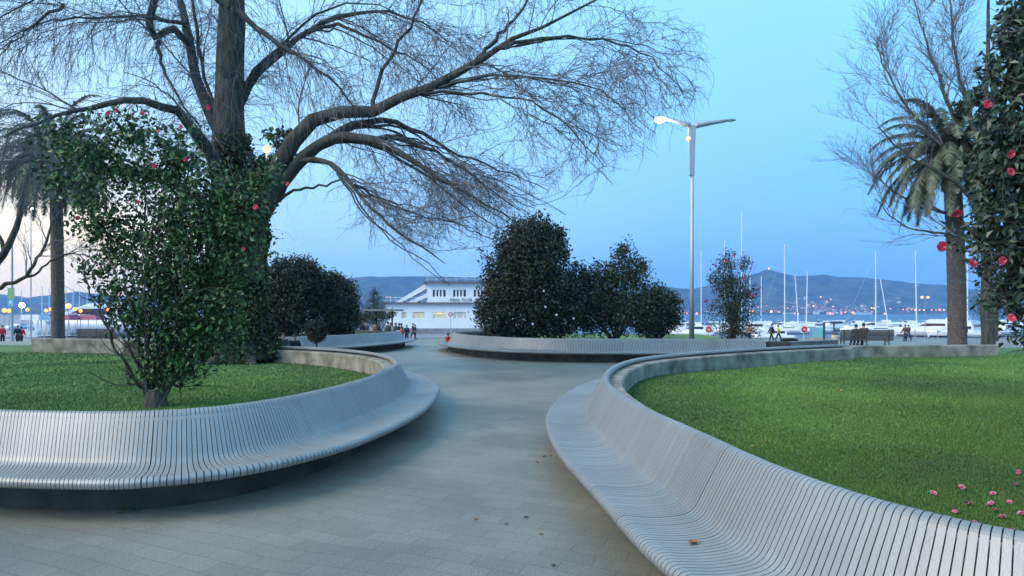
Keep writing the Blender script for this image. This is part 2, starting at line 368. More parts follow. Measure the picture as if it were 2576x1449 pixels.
pix_R = [(2576, 1356), (2400, 1318), (2200, 1266), (2000, 1198), (1900, 1158), (1800, 1110), (1700, 1065), (1600, 1020), (1545, 985), (1520, 958), (1530, 930), (1570, 909), (1630, 897), (1720, 888), (1850, 879), (2000, 871), (2130, 866)]
RL = rim_line(pix_R, .9, [(7.5, 2.2), (4.6, 2.15), (3.2, 2.42)])
RW = rim_line([(2130, 866), (2250, 864.5), (2380, 863.5), (2500, 863)], .85, [tuple(RL[-60])])
R2 = rim_line([(1990, 853.2), (1925, 853), (1800, 852.8), (1650, 852.5), (1500, 852.4), (1380, 851.5), (1280, 849), (1200, 844.5), (1155, 840), (1141, 836.5), (1150, 834), (1190, 832)], .9, [], [(0.6, 41.0), (4, 42)])
L2 = rim_line([(560, 851), (640, 849.5), (720, 848), (800, 845.5), (880, 842), (950, 838), (990, 835), (1006, 832.5), (1000, 830.5), (975, 829)], .9, [(-15.5, 25.6)], [(-11, 43)])
def dist(line): return float(np.linalg.norm(np.diff(line, axis=0), axis=1).sum())
curved_bench(LL, 1, 'silver slatted bench curving round the near left lawn in front of the flowering bush', .0, dist(LL) - 4)
curved_bench(RL, -1, 'long silver slatted bench sweeping round the near right lawn into the corner')
curved_bench(L2, 1, 'far silver bench round the planter with the two dark bushes', 3.2, dist(L2) - 6, pitch=.05, gap=.009)
i_end = dist(R2) - 5
curved_bench(R2, -1, 'far silver bench under the large round evergreen and street lamp', 1.0, i_end, pitch=.06, gap=.016)
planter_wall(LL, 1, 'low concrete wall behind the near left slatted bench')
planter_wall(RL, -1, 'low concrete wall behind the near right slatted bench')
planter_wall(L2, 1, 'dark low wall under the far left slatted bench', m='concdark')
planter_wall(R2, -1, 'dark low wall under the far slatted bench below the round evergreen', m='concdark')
planter_wall(RW, -1, 'bare concrete wall closing the right lawn towards the palm', s0=1.2)
# far wall of the left lawn, behind the bush
LW = resample(catmull([tuple(LL[-1]), (-15.8, 26.8), (-18, 28.2), (-21.4, 28.8)], .1), pitch=.02)
planter_wall(LW, 1, 'bare concrete wall at the back of the left lawn beside the palm', s0=.1, z0=-.02)

def hL(x, y):
    t = np.clip((y - 12) / 14, 0, 1); return .47 - .30 * t + .03 * np.sin(x * .9) * np.cos(y * .6) + .10 * np.exp(-((x + 7.3) ** 2 + (y - 18) ** 2) / 14)
def hR(x, y):
    return .42 + .05 * np.sin(x * .5 + 1) * np.cos(y * .4) + .07 * np.exp(-((x - 6) ** 2 + (y - 10) ** 2) / 30)
off = lambda line, side, u: line + frame_line(line, side) * u
polyL = np.vstack([off(LL, 1, -.18)[::10], off(LW, 1, -.15)[::10], [(-34, 29), (-34, 10), (-12.5, 10.2)]])
polyR = np.vstack([off(RL, -1, -.18)[::10], off(RW, -1, -.18)[80::10], [(19.0, 23.0), (28, 21), (28, 2), (8, 2.2)]])
poly2R = np.vstack([off(R2, -1, -.18)[::10], [(12, 42), (12, 26)]])
poly2L = np.vstack([off(L2, 1, -.18)[::10], [(-16, 43)]])
lawn('lawn', polyL, hL); lawn('lawn', polyR, hR)
h2 = lambda x, y: .55 + 0 * x
lawn('lawn', poly2R, h2, .3); lawn('lawn', poly2L, h2, .3)
blades('grass', 'short green grass of the near left lawn under the bush and big tree', polyL, hL, 90000, near=7)
blades('grass', 'short green grass of the near right lawn strewn with petals', polyR, hR, 300000, near=2.4)
# lawns and paths beyond
def flat(name, poly, z, m, kind='structure'):
    o = MB().prism(poly, z - .3, z).build(name, m); tag(o, kind=kind); return o
flat('far_lawn', [(-60, 29.4), (-21.9, 29.4), (-15, 29.6), (-15, 38.5), (-30, 36.5), (-60, 34)], .10, 'soil')
flat('far_lawn', [(17.8, 23.9), (40, 23.9), (40, 30.5), (17.8, 30.5)], .25, 'soil')
flat('far_path', [(18.8, 21.4), (40, 20.3), (40, 21.6), (19.0, 22.3)], .50, 'grey')
flat('path', [(-40, 24.1), (-21.3, 24.5), (-21.1, 26.3), (-40, 26.3)], .24, 'grey')

# ------------------------------------------------------------------ ground, quay, water, hills
ys = [-30, 0, 10, 20, 30, 38] + list(np.arange(42, 63, 1.5)) + [63, 68, 74]
xs = [-160, -60, -30, -10, 0, 10, 30, 60, 160]
mb = MB(); v = [(x, y, gz(x, y)) for x in xs for y in ys]; n = len(ys)
mb.add(v, [(i * n + j, (i + 1) * n + j, (i + 1) * n + j + 1, i * n + j + 1) for i in range(len(xs) - 1) for j in range(n - 1)])
tag(mb.build('ground', 'paving', smooth=True), kind='structure')
# the quay the club stands on, and the quay edge
tag(MB().prism([(-160, 74), (160, 74), (160, 74.6), (-160, 74.6)], -4, -.90).build('quay_edge', 'grey'), kind='structure')
tag(MB().prism([(-45, 74.6), (2.2, 74.6), (2.2, 118), (-45, 118)], -4, -.985).build('quay', 'grey'), kind='structure')
tag(MB().add([(-3750, 60, -2.5), (3750, 60, -2.5), (3750, 3300, -2.5), (-3750, 3300, -2.5)], [(0, 1, 2, 3)]).build('water', 'water'), kind='structure')
ridge = [(-1400, 735), (-600, 742), (-200, 745), (3, 740), (40, 746), (66, 750), (99, 744), (124, 742), (166, 739), (199, 732), (215, 737), (290, 746), (450, 742), (640, 728), (760, 714), (859, 703), (926, 696), (1009, 695), (1079, 694), (1210, 699), (1400, 708), (1633, 718), (1700, 724), (1740, 727), (1774, 722), (1850, 700), (1905, 686), (1929, 677), (1942, 680), (1974, 690), (2000, 695), (2040, 693), (2075, 690), (2116, 696), (2199, 701), (2265, 708), (2378, 718), (2441, 728), (2576, 738), (2900, 745), (3600, 752), (4200, 760)]
ridge = np.array(ridge, float); YR = 3900.
gx = np.linspace(-3750, 3750, 300); rx = (gx / YR * FP) + CX
H = EYE + (HY - np.interp(rx, ridge[:, 0], ridge[:, 1])) / FP * YR
nz = sum(np.sin(gx / w + p) * a for w, p, a in ((37, 1, 1.6), (19, 2, 1.2), (83, .3, 2)))
H = H + nz
T = [0, .02, .06, .14, .25, .38, .52, .66, .8, .9, 1, 1.1, 1.2]
rows = []
for t in T:
    y = 2950 + t * (YR - 2950) + 60 * np.sin(gx / 260 + 3 * t) * (1 if t < 1 else 0) * (t > .0)
    prof = t ** 1.25 if t <= 1 else max(0, 1 - (t - 1) * 2.4)
    z = -3 + (H + 3) * prof * (1 + (.10 * np.sin(gx / 130 + t * 9) + .07 * np.sin(gx / 57 - t * 14)) * math.sin(math.pi * min(t, 1)))
    rows.append(np.stack([gx * (.92 + .08 * min(t, 1)), y, z], 1))
V = np.stack(rows, 0); n = len(gx); idx = np.arange(V.shape[0] * n).reshape(-1, n)
mb = MB(); mb.add(V.reshape(-1, 3), np.stack([idx[:-1, :-1], idx[:-1, 1:], idx[1:, 1:], idx[1:, :-1]], -1).reshape(-1, 4))
tag(mb.build('hills', 'hillm', smooth=True), kind='structure')
def hill_z(x, y):
    t = (y - 2950) / (YR - 2950)
    if t <= 0: return -2.5
    return -3 + (np.interp(x, gx, H) + 3) * t ** 1.25

# ------------------------------------------------------------------ plants
def spawn(Pp, Rp, n, lens, spread=.6, droop=0., up=0., wig=.12, rr=.55, rmin=.006, tmin=.2, K=6, fwd=1.0, weights=None, tpow=1., rmax=.05):
    """children of polylines Pp (N,K,3)"""
    N, Kp, _ = Pp.shape
    L = np.linalg.norm(np.diff(Pp, axis=1), axis=2).sum(1); w = L if weights is None else weights
    pi = rng.choice(N, n, p=w / w.sum()); t = (tmin + (1 - tmin) * rng.random(n) ** tpow) * (Kp - 1.001)
    k = t.astype(int); f = (t - k)[:, None]
    p0 = Pp[pi, k] * (1 - f) + Pp[pi, k + 1] * f; tan = Pp[pi, k + 1] - Pp[pi, k]; tan /= np.linalg.norm(tan, axis=1, keepdims=True) + 1e-9
    r0 = (Rp[pi, k] * (1 - f[:, 0]) + Rp[pi, k + 1] * f[:, 0])
    q = rng.normal(size=(n, 3)); q -= (q * tan).sum(1, keepdims=True) * tan; q /= np.linalg.norm(q, axis=1, keepdims=True) + 1e-9
    d = tan * fwd + q * spread * (.5 + rng.random((n, 1))); d[:, 2] += up; d /= np.linalg.norm(d, axis=1, keepdims=True)
    ln = lens[0] + (lens[1] - lens[0]) * rng.random(n); st = (ln / (K - 1))[:, None]
    pts = [p0]
    for i in range(1, K):
        d = d + rng.normal(size=(n, 3)) * wig; d[:, 2] -= droop / K; d /= np.linalg.norm(d, axis=1, keepdims=True)
        pts.append(pts[-1] + d * st)
    Pc = np.stack(pts, 1); rs = np.clip(np.minimum(r0 * rr, r0 * .95), rmin, rmax)
    Rc = rs[:, None] * np.linspace(1, .35, K)[None, :]; Rc = np.maximum(Rc, rmin * .6)
    return Pc, Rc
LIMX = [600, 650, 720, 850, 1000, 1120, 1200, 1300, 1400, 1500, 1600, 1700, 1790, 1830]
LIMY = [900, 600, 590, 610, 640, 668, 645, 600, 545, 490, 420, 350, 270, 0]
def prune(a, b):                                   # the crown's own outline: shoots end inside it
    px = CX + a[:, -1, 0] / a[:, -1, 1] * FP; py = HY + (EYE - a[:, -1, 2]) / a[:, -1, 1] * FP
    ok = py < np.interp(px, LIMX, LIMY, left=560) + rng.normal(size=len(a)) * 14
    return a[ok], b[ok]
def limb_arr(traces, Y0, K=18):
    Ps, Rs = [], []
    for tr in traces:
        pts = np.array([D(px, py, Y0 + dy) for px, py, w, dy in tr]); w = np.array([w * (1 if w > 60 else .84) / FP * (Y0 + dy) / 2 for px, py, w, dy in tr])
        c = catmull(np.column_stack([pts, w]), .2); c = resample(c, K)
        c[1:-1, :3] += rng.normal(size=(K - 2, 3)) * .03
        Ps.append(c[:, :3]); Rs.append(c[:, 3])
    return np.stack(Ps), np.stack(Rs)
def leafcloud(C, size, droop=.2, fold=.25, aspect=.5, jitter=.35):
    n = len(C); s = size * (1 - jitter + 2 * jitter * rng.random(n))[:, None]
    d = rng.normal(size=(n, 3)); d[:, 2] -= droop; d /= np.linalg.norm(d, axis=1, keepdims=True)
    q = rng.normal(size=(n, 3)); q -= (q * d).sum(1, keepdims=True) * d; q /= np.linalg.norm(q, axis=1, keepdims=True); u = np.cross(d, q)
    a = C - d * s / 2; b = C + d * s / 2; m = C - d * s * .05
    l = m + q * s * aspect / 2 + u * s * fold * .5; r = m - q * s * aspect / 2 + u * s * fold * .5
    V = np.stack([a, r, b, l], 1); i = np.arange(n * 4).reshape(n, 4)
    F = np.concatenate([i[:, [0, 1, 2]], i[:, [0, 2, 3]]])
    mb = MB(); mb.add(V.reshape(-1, 3), F); return mb
def clumps(ells, n, per, sig, shell=.45):
    """ells: (cx,cy,cz,rx,ry,rz) -> leaf centres in clumps biased to the shell"""
    ells = np.array(ells, float); vol = ells[:, 3] * ells[:, 4] * ells[:, 5]; vol = vol ** .75
    k = rng.choice(len(ells), n, p=vol / vol.sum()); d = rng.normal(size=(n, 3)); d /= np.linalg.norm(d, axis=1, keepdims=True)
    r = rng.random(n)[:, None] ** shell * (1 + .10 * rng.normal(size=(n, 1)))
    c = ells[k, :3] + d * r * ells[k, 3:]
    return (c[:, None, :] + rng.normal(size=(n, per, 3)) * sig).reshape(-1, 3)
def ell(px, py, rx, ry, Y, deep=None):
    c = D(px, py, Y); return (*c, rx / FP * Y, (deep if deep else rx) / FP * Y, ry / FP * Y)
def blossom(parent, p, r, m='pink', name='blossom', smen=False):
    mb = MB()
    for ring, (k, rr, lift) in enumerate(((7, 1., .05), (6, .8, .3), (4, .5, .55))):
        for i in range(k):
            a = i / k * 6.283 + ring * .5 + rnd.random() * .3; c, s = math.cos(a), math.sin(a)
            w = .46 * r * rr; o = rr * r
            tilt = (rnd.random() - .5) * .3
            v = [(0, 0, 0)] + [(c * o * q - s * w * g, s * o * q + c * w * g, lift * r * q + tilt * r * q * .6) for q, g in ((.55, .9), (.88, .75), (1, .0), (.88, -.75), (.55, -.9))]
            mb.add(v, [(0, 1, 2), (0, 2, 3), (0, 3, 4), (0, 4, 5)])
    return mb
def place_blossom(parent, p, r, m='pink', tiltx=None):
    mb = blossom(parent, p, r)
    V = np.concatenate(mb.v); rot = Matrix.Rotation(tiltx if tiltx is not None else R(90), 3, 'X') @ Matrix.Rotation(rnd.random() * 6, 3, 'Z') @ Matrix.Rotation((rnd.random() - .5) * .9, 3, 'Y')
    V = V @ np.array(rot).T; mb.v = [V + np.array(p)]
    return mb.build('blossom', m, parent, world=True)

# ---- the great bare tree on the left lawn
YT = 19.4
base = P(602, 905, .5); YT = base[1]
traces = [
 [(602, 912, 175, 0), (600, 880, 140, 0), (592, 800, 118, 0), (584, 700, 108, 0), (582, 560, 104, 0), (580, 430, 84, 0), (578, 300, 72, 0), (580, 150, 66, 0), (584, 20, 62, 0), (586, -150, 52, 0), (575, -400, 24, .2)],
 [(612, 700, 74, -.2), (640, 570, 66, -.5), (690, 460, 58, -.8), (715, 385, 50, -1), (770, 312, 44, -1.2), (850, 284, 38, -1.3), (950, 280, 33, -1.4), (1010, 245, 29, -1.5), (1100, 214, 25, -1.7), (1180, 165, 22, -1.8), (1260, 115, 16, -2), (1330, 80, 11, -2), (1420, 40, 8, -2), (1500, 0, 6, -2), (1580, -50, 3, -2)],
 [(1240, 125, 13, -2), (1340, 100, 11, -2.2), (1440, 92, 8, -2.4), (1560, 110, 6, -2.4), (1650, 150, 4, -2.5), (1720, 240, 2, -2.6)],
 [(1200, 150, 14, -1.8), (1290, 50, 9, -1.6), (1330, 0, 7, -1.4), (1360, -60, 4, -1.2)],
 [(1020, 240, 12, -1.5), (1120, 232, 9, -1.8), (1250, 240, 7, -2.2), (1370, 275, 5, -2.5), (1450, 340, 4, -2.6), (1520, 420, 2, -2.6)],
 [(1090, 220, 12, -1.6), (1250, 190, 9, -2.4), (1400, 200, 6, -3), (1520, 240, 4, -3.2), (1620, 330, 2, -3.2)],
 [(690, 500, 44, -.6), (745, 410, 36, -1), (830, 352, 30, -1.6), (920, 345, 26, -2), (1000, 380, 20, -2.3), (1080, 430, 14, -2.6), (1160, 480, 9, -2.8), (1230, 525, 6, -3), (1310, 570, 2, -3)],
 [(830, 345, 22, -1.6), (900, 310, 20, -1.2), (980, 305, 17, -.9), (1060, 335, 12, -.6), (1150, 385, 8, -.4), (1260, 430, 5, -.3), (1380, 480, 2, -.2)],
 [(925, 345, 16, -2), (1010, 350, 14, -1.6), (1100, 385, 10, -1.4), (1200, 450, 6, -1), (1310, 530, 3, -.8)],
 [(750, 405, 18, -1), (820, 405, 15, -1.6), (880, 455, 13, -2.3), (930, 525, 10, -2.8), (1000, 580, 8, -3.2), (1060, 620, 6, -3.4), (1120, 664, 2, -3.5)],
 [(890, 465, 10, -2.3), (960, 505, 8, -2), (1050, 540, 6, -1.8), (1140, 562, 4, -1.6), (1240, 600, 2, -1.6)],
 [(680, 520, 12, -.6), (740, 482, 9, -.8), (800, 470, 7, -1), (880, 452, 5, -1.2), (960, 470, 2, -1.4)],
 [(578, 330, 34, 0), (600, 262, 32, .1), (640, 190, 26, .5), (700, 135, 21, .8), (770, 80, 16, 1), (850, 45, 13, 1.2), (940, 28, 9, 1.5), (1040, 50, 6, 1.8), (1130, 110, 3, 2)],
 [(770, 80, 14, 1), (840, 62, 11, .6), (905, 82, 9, .4), (970, 115, 7, .2), (1050, 155, 4, 0), (1120, 215, 2, 0)],
 [(938, 275, 14, -1.4), (950, 200, 12, -1.2), (990, 130, 10, -1), (1040, 50, 8, -.8), (1075, -30, 5, -.6), (1120, -120, 2, -.5)],
 [(580, -10, 18, 0), (604, 36, 18, -.2), (690, 100, 14, -.8), (770, 150, 10, -1.2), (860, 230, 6, -1.4), (930, 330, 3, -1.5)],
 [(590, 500, 46, 0), (570, 440, 44, -.3), (520, 370, 38, -1), (480, 310, 32, -1.6), (430, 272, 27, -2.1), (370, 257, 23, -2.5), (290, 256, 19, -2.8), (200, 278, 15, -3), (110, 300, 10, -3.2), (10, 345, 6, -3.4)],
 [(582, 450, 40, 0), (570, 400, 40, .3), (540, 310, 36, .6), (500, 210, 30, 1), (480, 120, 26, 1.2), (468, 50, 22, 1.4), (440, -60, 14, 1.6), (420, -200, 5, 1.8)],
 [(482, 130, 18, 1.2), (440, 70, 22, .8), (400, 100, 18, .4), (372, 60, 24, .2), (395, -30, 18, 0), (400, -160, 6, 0)],
 [(400, 105, 14, .4), (405, 160, 9, .2), (440, 230, 7, 0), (500, 320, 5, -.2), (530, 400, 3, -.3)],
 [(470, 60, 14, 1.2), (360, 40, 10, .8), (240, 40, 7, .3), (100, 60, 5, 0), (0, 110, 2, -.2)],
 [(575, 20, 20, -.5), (460, -50, 14, -1), (300, -60, 9, -1.5), (120, -20, 6, -1.8), (-20, 60, 3, -2)],
 [(590, 560, 40, .2), (500, 500, 30, .8), (400, 450, 24, 1.3), (280, 422, 20, 1.8), (150, 410, 16, 2), (20, 408, 12, 2.2), (-120, 420, 6, 2.4)],
 [(160, 12, 10, -1), (90, 60, 7, -1), (30, 110, 4, -1), (-30, 180, 2, -1)],
 [(590, -60, 24, -.4), (700, -160, 14, -1), (900, -200, 9, -1.6), (1100, -180, 5, -2), (1300, -100, 2, -2.2)],
]
for k_, n_ in ((4, 3), (5, 3), (6, 2), (7, 3), (8, 3), (9, 2), (10, 3), (12, 2), (13, 2), (2, 2), (17, 1), (20, 2), (22, 1)):
    for q_ in range(n_):                                       # secondary limbs running beside the main ones
        sx, sy, sd, r_ = rnd.uniform(-40, 60), rnd.uniform(-45, 45), rnd.uniform(-1.6, 1.6), rnd.uniform(.30, .5); tr = traces[k_]; m_ = len(tr)
        traces.append([(px + sx * (i / m_) + rnd.uniform(-9, 9) * (i > 0), py + sy * (i / m_) * 1.4 + rnd.uniform(-9, 9) * (i > 0), max(2, min(w * r_, 10)), dy + sd * i / m_) for i, (px, py, w, dy) in enumerate(tr)])
LP, LR = limb_arr(traces, YT)
tree = thing('bare_tree', 'huge leafless tree with a massive ivy-clad trunk and arching limbs on the left lawn', 'tree', base)
mb = MB(); v, f = tubes(LP[:2], LR[:2], 14); mb.add(v, f)
# buttress roots
for a in np.arange(7) / 7 * 6.283:
    p = np.array(base); q = [p + np.array([math.cos(a) * r_, math.sin(a) * r_, z]) for r_, z in ((.45, 1.0), (.75, .35), (1.1, .05), (1.5, -.12))]
    v, f = tubes(np.array([resample(catmull(q, .1), 8)]), np.array([np.linspace(.34, .08, 8)]), 8); mb.add(v, f)
mb.build('trunk', 'bark', tree, world=True, smooth=True)
mb = MB(); v, f = tubes(LP[2:], LR[2:], 8); mb.add(v, f); mb.build('limbs', 'barkg', tree, world=True, smooth=True)
wt = np.linalg.norm(np.diff(LP, axis=1), axis=2).sum(1); wt[0] *= .25
B1, BR1 = spawn(LP, LR, 340, (1.2, 3.0), .8, droop=.5, up=.12, wig=.16, rr=.36, rmin=.010, rmax=.028, tmin=.3, K=9, fwd=1.15, weights=wt)
B1, BR1 = prune(B1, BR1)
B2, BR2 = spawn(B1, BR1, 2500, (.6, 1.7), .75, droop=.5, up=.05, wig=.26, rr=.55, rmin=.0065, rmax=.012, tmin=.1, K=7)

B2, BR2 = prune(B2, BR2)
B3, BR3 = spawn(B2, BR2, 10500, (.3, .95), .8, droop=.7, up=.02, wig=.34, rr=.6, rmin=.0056, rmax=.008, tmin=.1, K=6)
B3, BR3 = prune(B3, BR3)
# long hanging shoots on the left, under the arching limbs
lf = [0, 12, 15, 16, 17, 18, 20, 21, 22, 24]
hangP, hangR = LP[lf], LR[lf]
B4, BR4 = spawn(hangP, hangR, 1300, (1.2, 3.4), .8, droop=1.6, up=.0, wig=.12, rr=.22, rmin=.0072, rmax=.009, tmin=.15, K=10, fwd=.5)
B4, BR4 = prune(B4, BR4)
B5, BR5 = spawn(B4, BR4, 3200, (.4, 1.3), .5, droop=1.2, wig=.16, rr=.6, rmin=.0045, rmax=.006, tmin=.2, K=6)
B5, BR5 = prune(B5, BR5)
for nm, sets in (('branches', ((B1, BR1, 5), (B2, BR2, 4))), ('twigs', ((B3, BR3, 3), (B4, BR4, 3), (B5, BR5, 3)))):
    mb = MB()
    for a, b, k in sets: v, f = tubes(a, b, k); mb.add(v, f)
    mb.build(nm, 'twig', tree, world=True)

# ivy up the trunk
iv = thing('ivy', 'dark green ivy climbing the thick trunk of the huge bare tree', 'ivy', base)
C = []
for i in range(34000):
    t = rng.random() ** .85; y = 905 - t * 560
    k = np.interp(y, [300, 380, 480, 600, 700, 800, 905], [.40, .5, .6, .72, .76, .82, 1.05])
    cx_ = np.interp(y, [300, 420, 500, 620, 700, 905], [585, 588, 600, 598, 590, 602])
    if y < 560 and rng.random() < .45: cx_ = np.interp(y, [380, 460, 560], [712, 690, 640]); k = .34
    if y < 400 and rng.random() < .6: continue
    a = rng.random() * 6.283; p = D(cx_, y, YT)
    k = k * (1 + .12 * math.sin(a * 5 + y * .03) + .10 * math.sin(y * .045 + a * 2))
    C.append((p[0] + math.cos(a) * k, p[1] + math.sin(a) * k - (.4 if cx_ > 630 else 0), p[2] + rng.normal() * .05))
C = np.array(C); _x = C[:, 0] / C[:, 1] * FP + CX; _y = HY + (EYE - C[:, 2]) / C[:, 1] * FP
C = C[np.hypot(_x - 671, _y - 375) > 26]
C = C + rng.normal(size=(len(C), 3)) * .07
leafcloud(C, .115, aspect=.8).build('ivy_leaves', 'ivy', iv, world=True)

# ---- flowering camellia in front of the trunk
cb = P(392, 1028, .47); YC = cb[1]
cam_l = thing('camellia_bush', 'tall camellia with red blossoms growing from one narrow foot on the near left lawn', 'bush', cb)
st = []
for px, py in ((330, 760), (300, 620), (350, 560), (400, 500), (440, 420), (480, 520), (520, 620), (560, 760), (420, 700), (250, 480), (600, 600), (310, 900), (480, 900), (560, 480), (360, 350), (200, 640)):
    dy = rnd.uniform(-.8, .8); k = (py - 300) / 700
    st.append([(392 + (px - 392) * .04, 1030, 13, 0), (392 + (px - 392) * .22, 960, 10, dy * .1), (392 + (px - 392) * .6, 1030 - (1030 - py) * .45, 7, dy * .6), (px, py, 3, dy)])
SP, SR = limb_arr(st, YC)
SP[:, :, :] += 0
T1, TR1 = spawn(SP, SR, 220, (.3, .9), .8, up=.2, wig=.2, rr=.45, rmin=.004, tmin=.3, K=6)
mb = MB(); v, f = tubes(SP, SR, 7); mb.add(v, f); mb.tube([(cb[0], cb[1], cb[2] - .05), (cb[0], cb[1], cb[2] + .12), (cb[0] + .01, cb[1], cb[2] + .3)], [.19, .15, .12], 10, cap=False)
mb.f = [np.array(q) if isinstance(q, list) else q for q in mb.f]
v, f = tubes(T1, TR1, 4); mb.add(v, f)
mb.build('stems', 'bark', cam_l, world=True, smooth=True)
E = [ell(560, 800, 60, 100, YC), ell(530, 880, 45, 45, YC), ell(440, 560, 120, 170, YC, 90), ell(400, 720, 120, 150, YC, 80), ell(500, 680, 110, 160, YC, 90), ell(300, 600, 70, 90, YC), ell(440, 860, 80, 90, YC, 60), ell(560, 520, 100, 120, YC), ell(600, 620, 75, 150, YC), ell(240, 560, 60, 60, YC), ell(640, 500, 60, 60, YC), ell(245, 680, 40, 40, YC), ell(280, 740, 40, 40, YC), ell(470, 930, 50, 40, YC), ell(400, 930, 60, 50, YC, 40), ell(430, 890, 90, 70, YC, 50), ell(340, 790, 60, 80, YC, 60), ell(470, 800, 130, 110, YC, 60), ell(660, 440, 40, 60, YC)]
E2 = [ell(330, 440, 120, 100, YC, 70), ell(230, 390, 90, 80, YC), ell(330, 340, 100, 60, YC), ell(160, 350, 70, 60, YC), ell(440, 400, 90, 90, YC), ell(150, 450, 70, 50, YC), ell(230, 500, 60, 60, YC)]
C = np.concatenate([clumps(E, 1500, 11, .08, .6), clumps(E2, 400, 10, .085, .8)])
leafcloud(C, .078, droop=.5, aspect=.6).build('leaves', 'leafc', cam_l, world=True)
C = clumps(E + E2, 200, 3, .07, .2)
leafcloud(C, .095, droop=.5, aspect=.6).build('young_leaves', mat('young_camellia_leaf', (.05, .11, .03), .4, 0, .3, 3, island=.7, c2=(.10, .18, .05)), cam_l, world=True)
for px, py in ((465, 401), (455, 319), (524, 270), (272, 285), (293, 277), (357, 285), (399, 330), (386, 417), (347, 508), (643, 521), (723, 463), (612, 627), (196, 548 + 0), (394, 712), (566, 712), (480, 545), ) [:13]:
    p = D(px, py, YC - .95 + rnd.uniform(-.1, .1)); place_blossom(cam_l, p, .027 + .012 * rnd.random())

# ---- near camellia at the right edge
YN = 5.6
nb = (5.2, 6.0, .40)
cam_r = thing('camellia_bush', 'large dark camellia with pink-red flowers hanging in from the right edge', 'bush', nb)
st = [[(2790, 1110, 60, .4), (2760, 900, 50, .3), (2730, 600, 36, .2), (2700, 250, 22, 0), (2650, -100, 10, 0)]]
for px, py in ((2540, 780), (2470, 640), (2400, 600), (2450, 520), (2500, 420), (2440, 300), (2520, 200), (2500, 60), (2560, 650), (2560, 330), (2480, 720), (2570, 850)):
    st.append([(2740, py + 80, 14, .2), (2660, py + 30, 9, rnd.uniform(-.3, .3)), ((px + 2660) / 2, py + 10, 6, rnd.uniform(-.4, .4)), (px, py, 3, rnd.uniform(-.5, .5))])
SP, SR = limb_arr(st, YN); T1, TR1 = spawn(SP, SR, 160, (.2, .5), .8, up=.0, droop=.4, wig=.2, rr=.5, rmin=.003, tmin=.4, K=6)
mb = MB(); v, f = tubes(SP, SR, 7); mb.add(v, f); v, f = tubes(T1, TR1, 4); mb.add(v, f); mb.build('stems', 'bark', cam_r, world=True, smooth=True)
E = [ell(2900, 350, 220, 420, YN + 1.2, 200), ell(2980, 500, 250, 300, YN + 3, 250), ell(2560, 200, 75, 80, YN), ell(2545, 400, 85, 80, YN), ell(2540, 590, 85, 80, YN), ell(2570, 80, 60, 60, YN), ell(2560, 730, 70, 60, YN), ell(2600, 620, 130, 120, YN), ell(2590, 480, 120, 100, YN), ell(2600, 340, 110, 110, YN), ell(2610, 200, 100, 100, YN), ell(2600, 60, 80, 100, YN), ell(2500, 560, 55, 60, YN), ell(2520, 460, 60, 60, YN), ell(2490, 660, 45, 35, YN), ell(2420, 600, 35, 28, YN), ell(2470, 420, 35, 35, YN), ell(2520, 290, 50, 50, YN), ell(2550, 130, 50, 40, YN), ell(2450, 255, 30, 20, YN), ell(2570, 730, 60, 60, YN), ell(2590, 830, 40, 40, YN), ell(2500, 350, 35, 25, YN), ell(2700, 400, 150, 400, YN), ell(2540, 20, 30, 30, YN)]  # first two ellipsoids: unseen crown added beyond the frame to shade the lawn
C = clumps(E, 3600, 9, .08, .6)
leafcloud(C, .08, droop=.6, aspect=.5, fold=.3).build('leaves', 'leafr', cam_r, world=True)
for px, py in ((2543, 388), (2543, 432), (2408, 537), (2446, 662), (2545, 800), (2522, 656), (2370, 620), (2485, 262)):
    place_blossom(cam_r, D(px, py, YN - .85), .034 + .01 * rnd.random(), tiltx=R(rnd.uniform(60, 120)))

# ---- clipped and loose evergreens in the far planters
def shrub(name, label, cat, base, ells, n, per, sig, size, m, stems=6, shell=.5, parts=('foliage', 'trunk'), droop=.1, r0=.07, aspect=.55):
    t = thing(name, label, cat, base); e = np.array(ells); b = np.array(base); S = []
    for i in range(stems):
        k = rng.integers(len(e)); d = rng.normal(size=3) * .4; end = e[k, :3] + d * e[k, 3:]
        mid = b * .45 + end * .55 + rng.normal(size=3) * .12; mid[:2] = b[:2] * .55 + end[:2] * .45
        S.append(resample(catmull([b + rng.normal(size=3) * [.12, .08, 0], mid, end], .2), 10))
    S = np.array(S); Rr = np.tile(np.linspace(r0, .012, 10), (stems, 1))
    mb = MB(); v, f = tubes(S, Rr, 6); mb.add(v, f)
    T1, TR1 = spawn(S, Rr, stems * 10, (.3, .8), .8, up=.1, wig=.2, rr=.4, rmin=.006, tmin=.3, K=5); v, f = tubes(T1, TR1, 3); mb.add(v, f)
    mb.build(parts[1], 'bark', t, world=True)
    leafcloud(clumps(ells, n, per, sig, shell), size, droop=droop, aspect=aspect).build(parts[0], m, t, world=True)
    return t
def gb(px, Y, z=.55): return ((px - CX) / FP * Y, Y, z)
big = shrub('evergreen_tree', 'largest dark rounded evergreen standing right of the white clubhouse', 'tree', gb(1330, 30), [ell(1325, 765, 128, 92, 30, 110), ell(1328, 690, 116, 90, 30, 100), ell(1335, 625, 88, 70, 30, 80), ell(1340, 585, 58, 44, 30, 55), ell(1250, 790, 52, 62, 29.2), ell(1400, 770, 60, 85, 30), ell(1385, 620, 42, 45, 30)], 3400, 13, .14, .15, 'leafd', 9, .3, r0=.14)
for px, py in ((1368, 732), (1372, 772), (1443, 801), (1400, 792), (1340, 815)):
    place_blossom(big, D(px, py, 26.9), .05, 'white_bl')
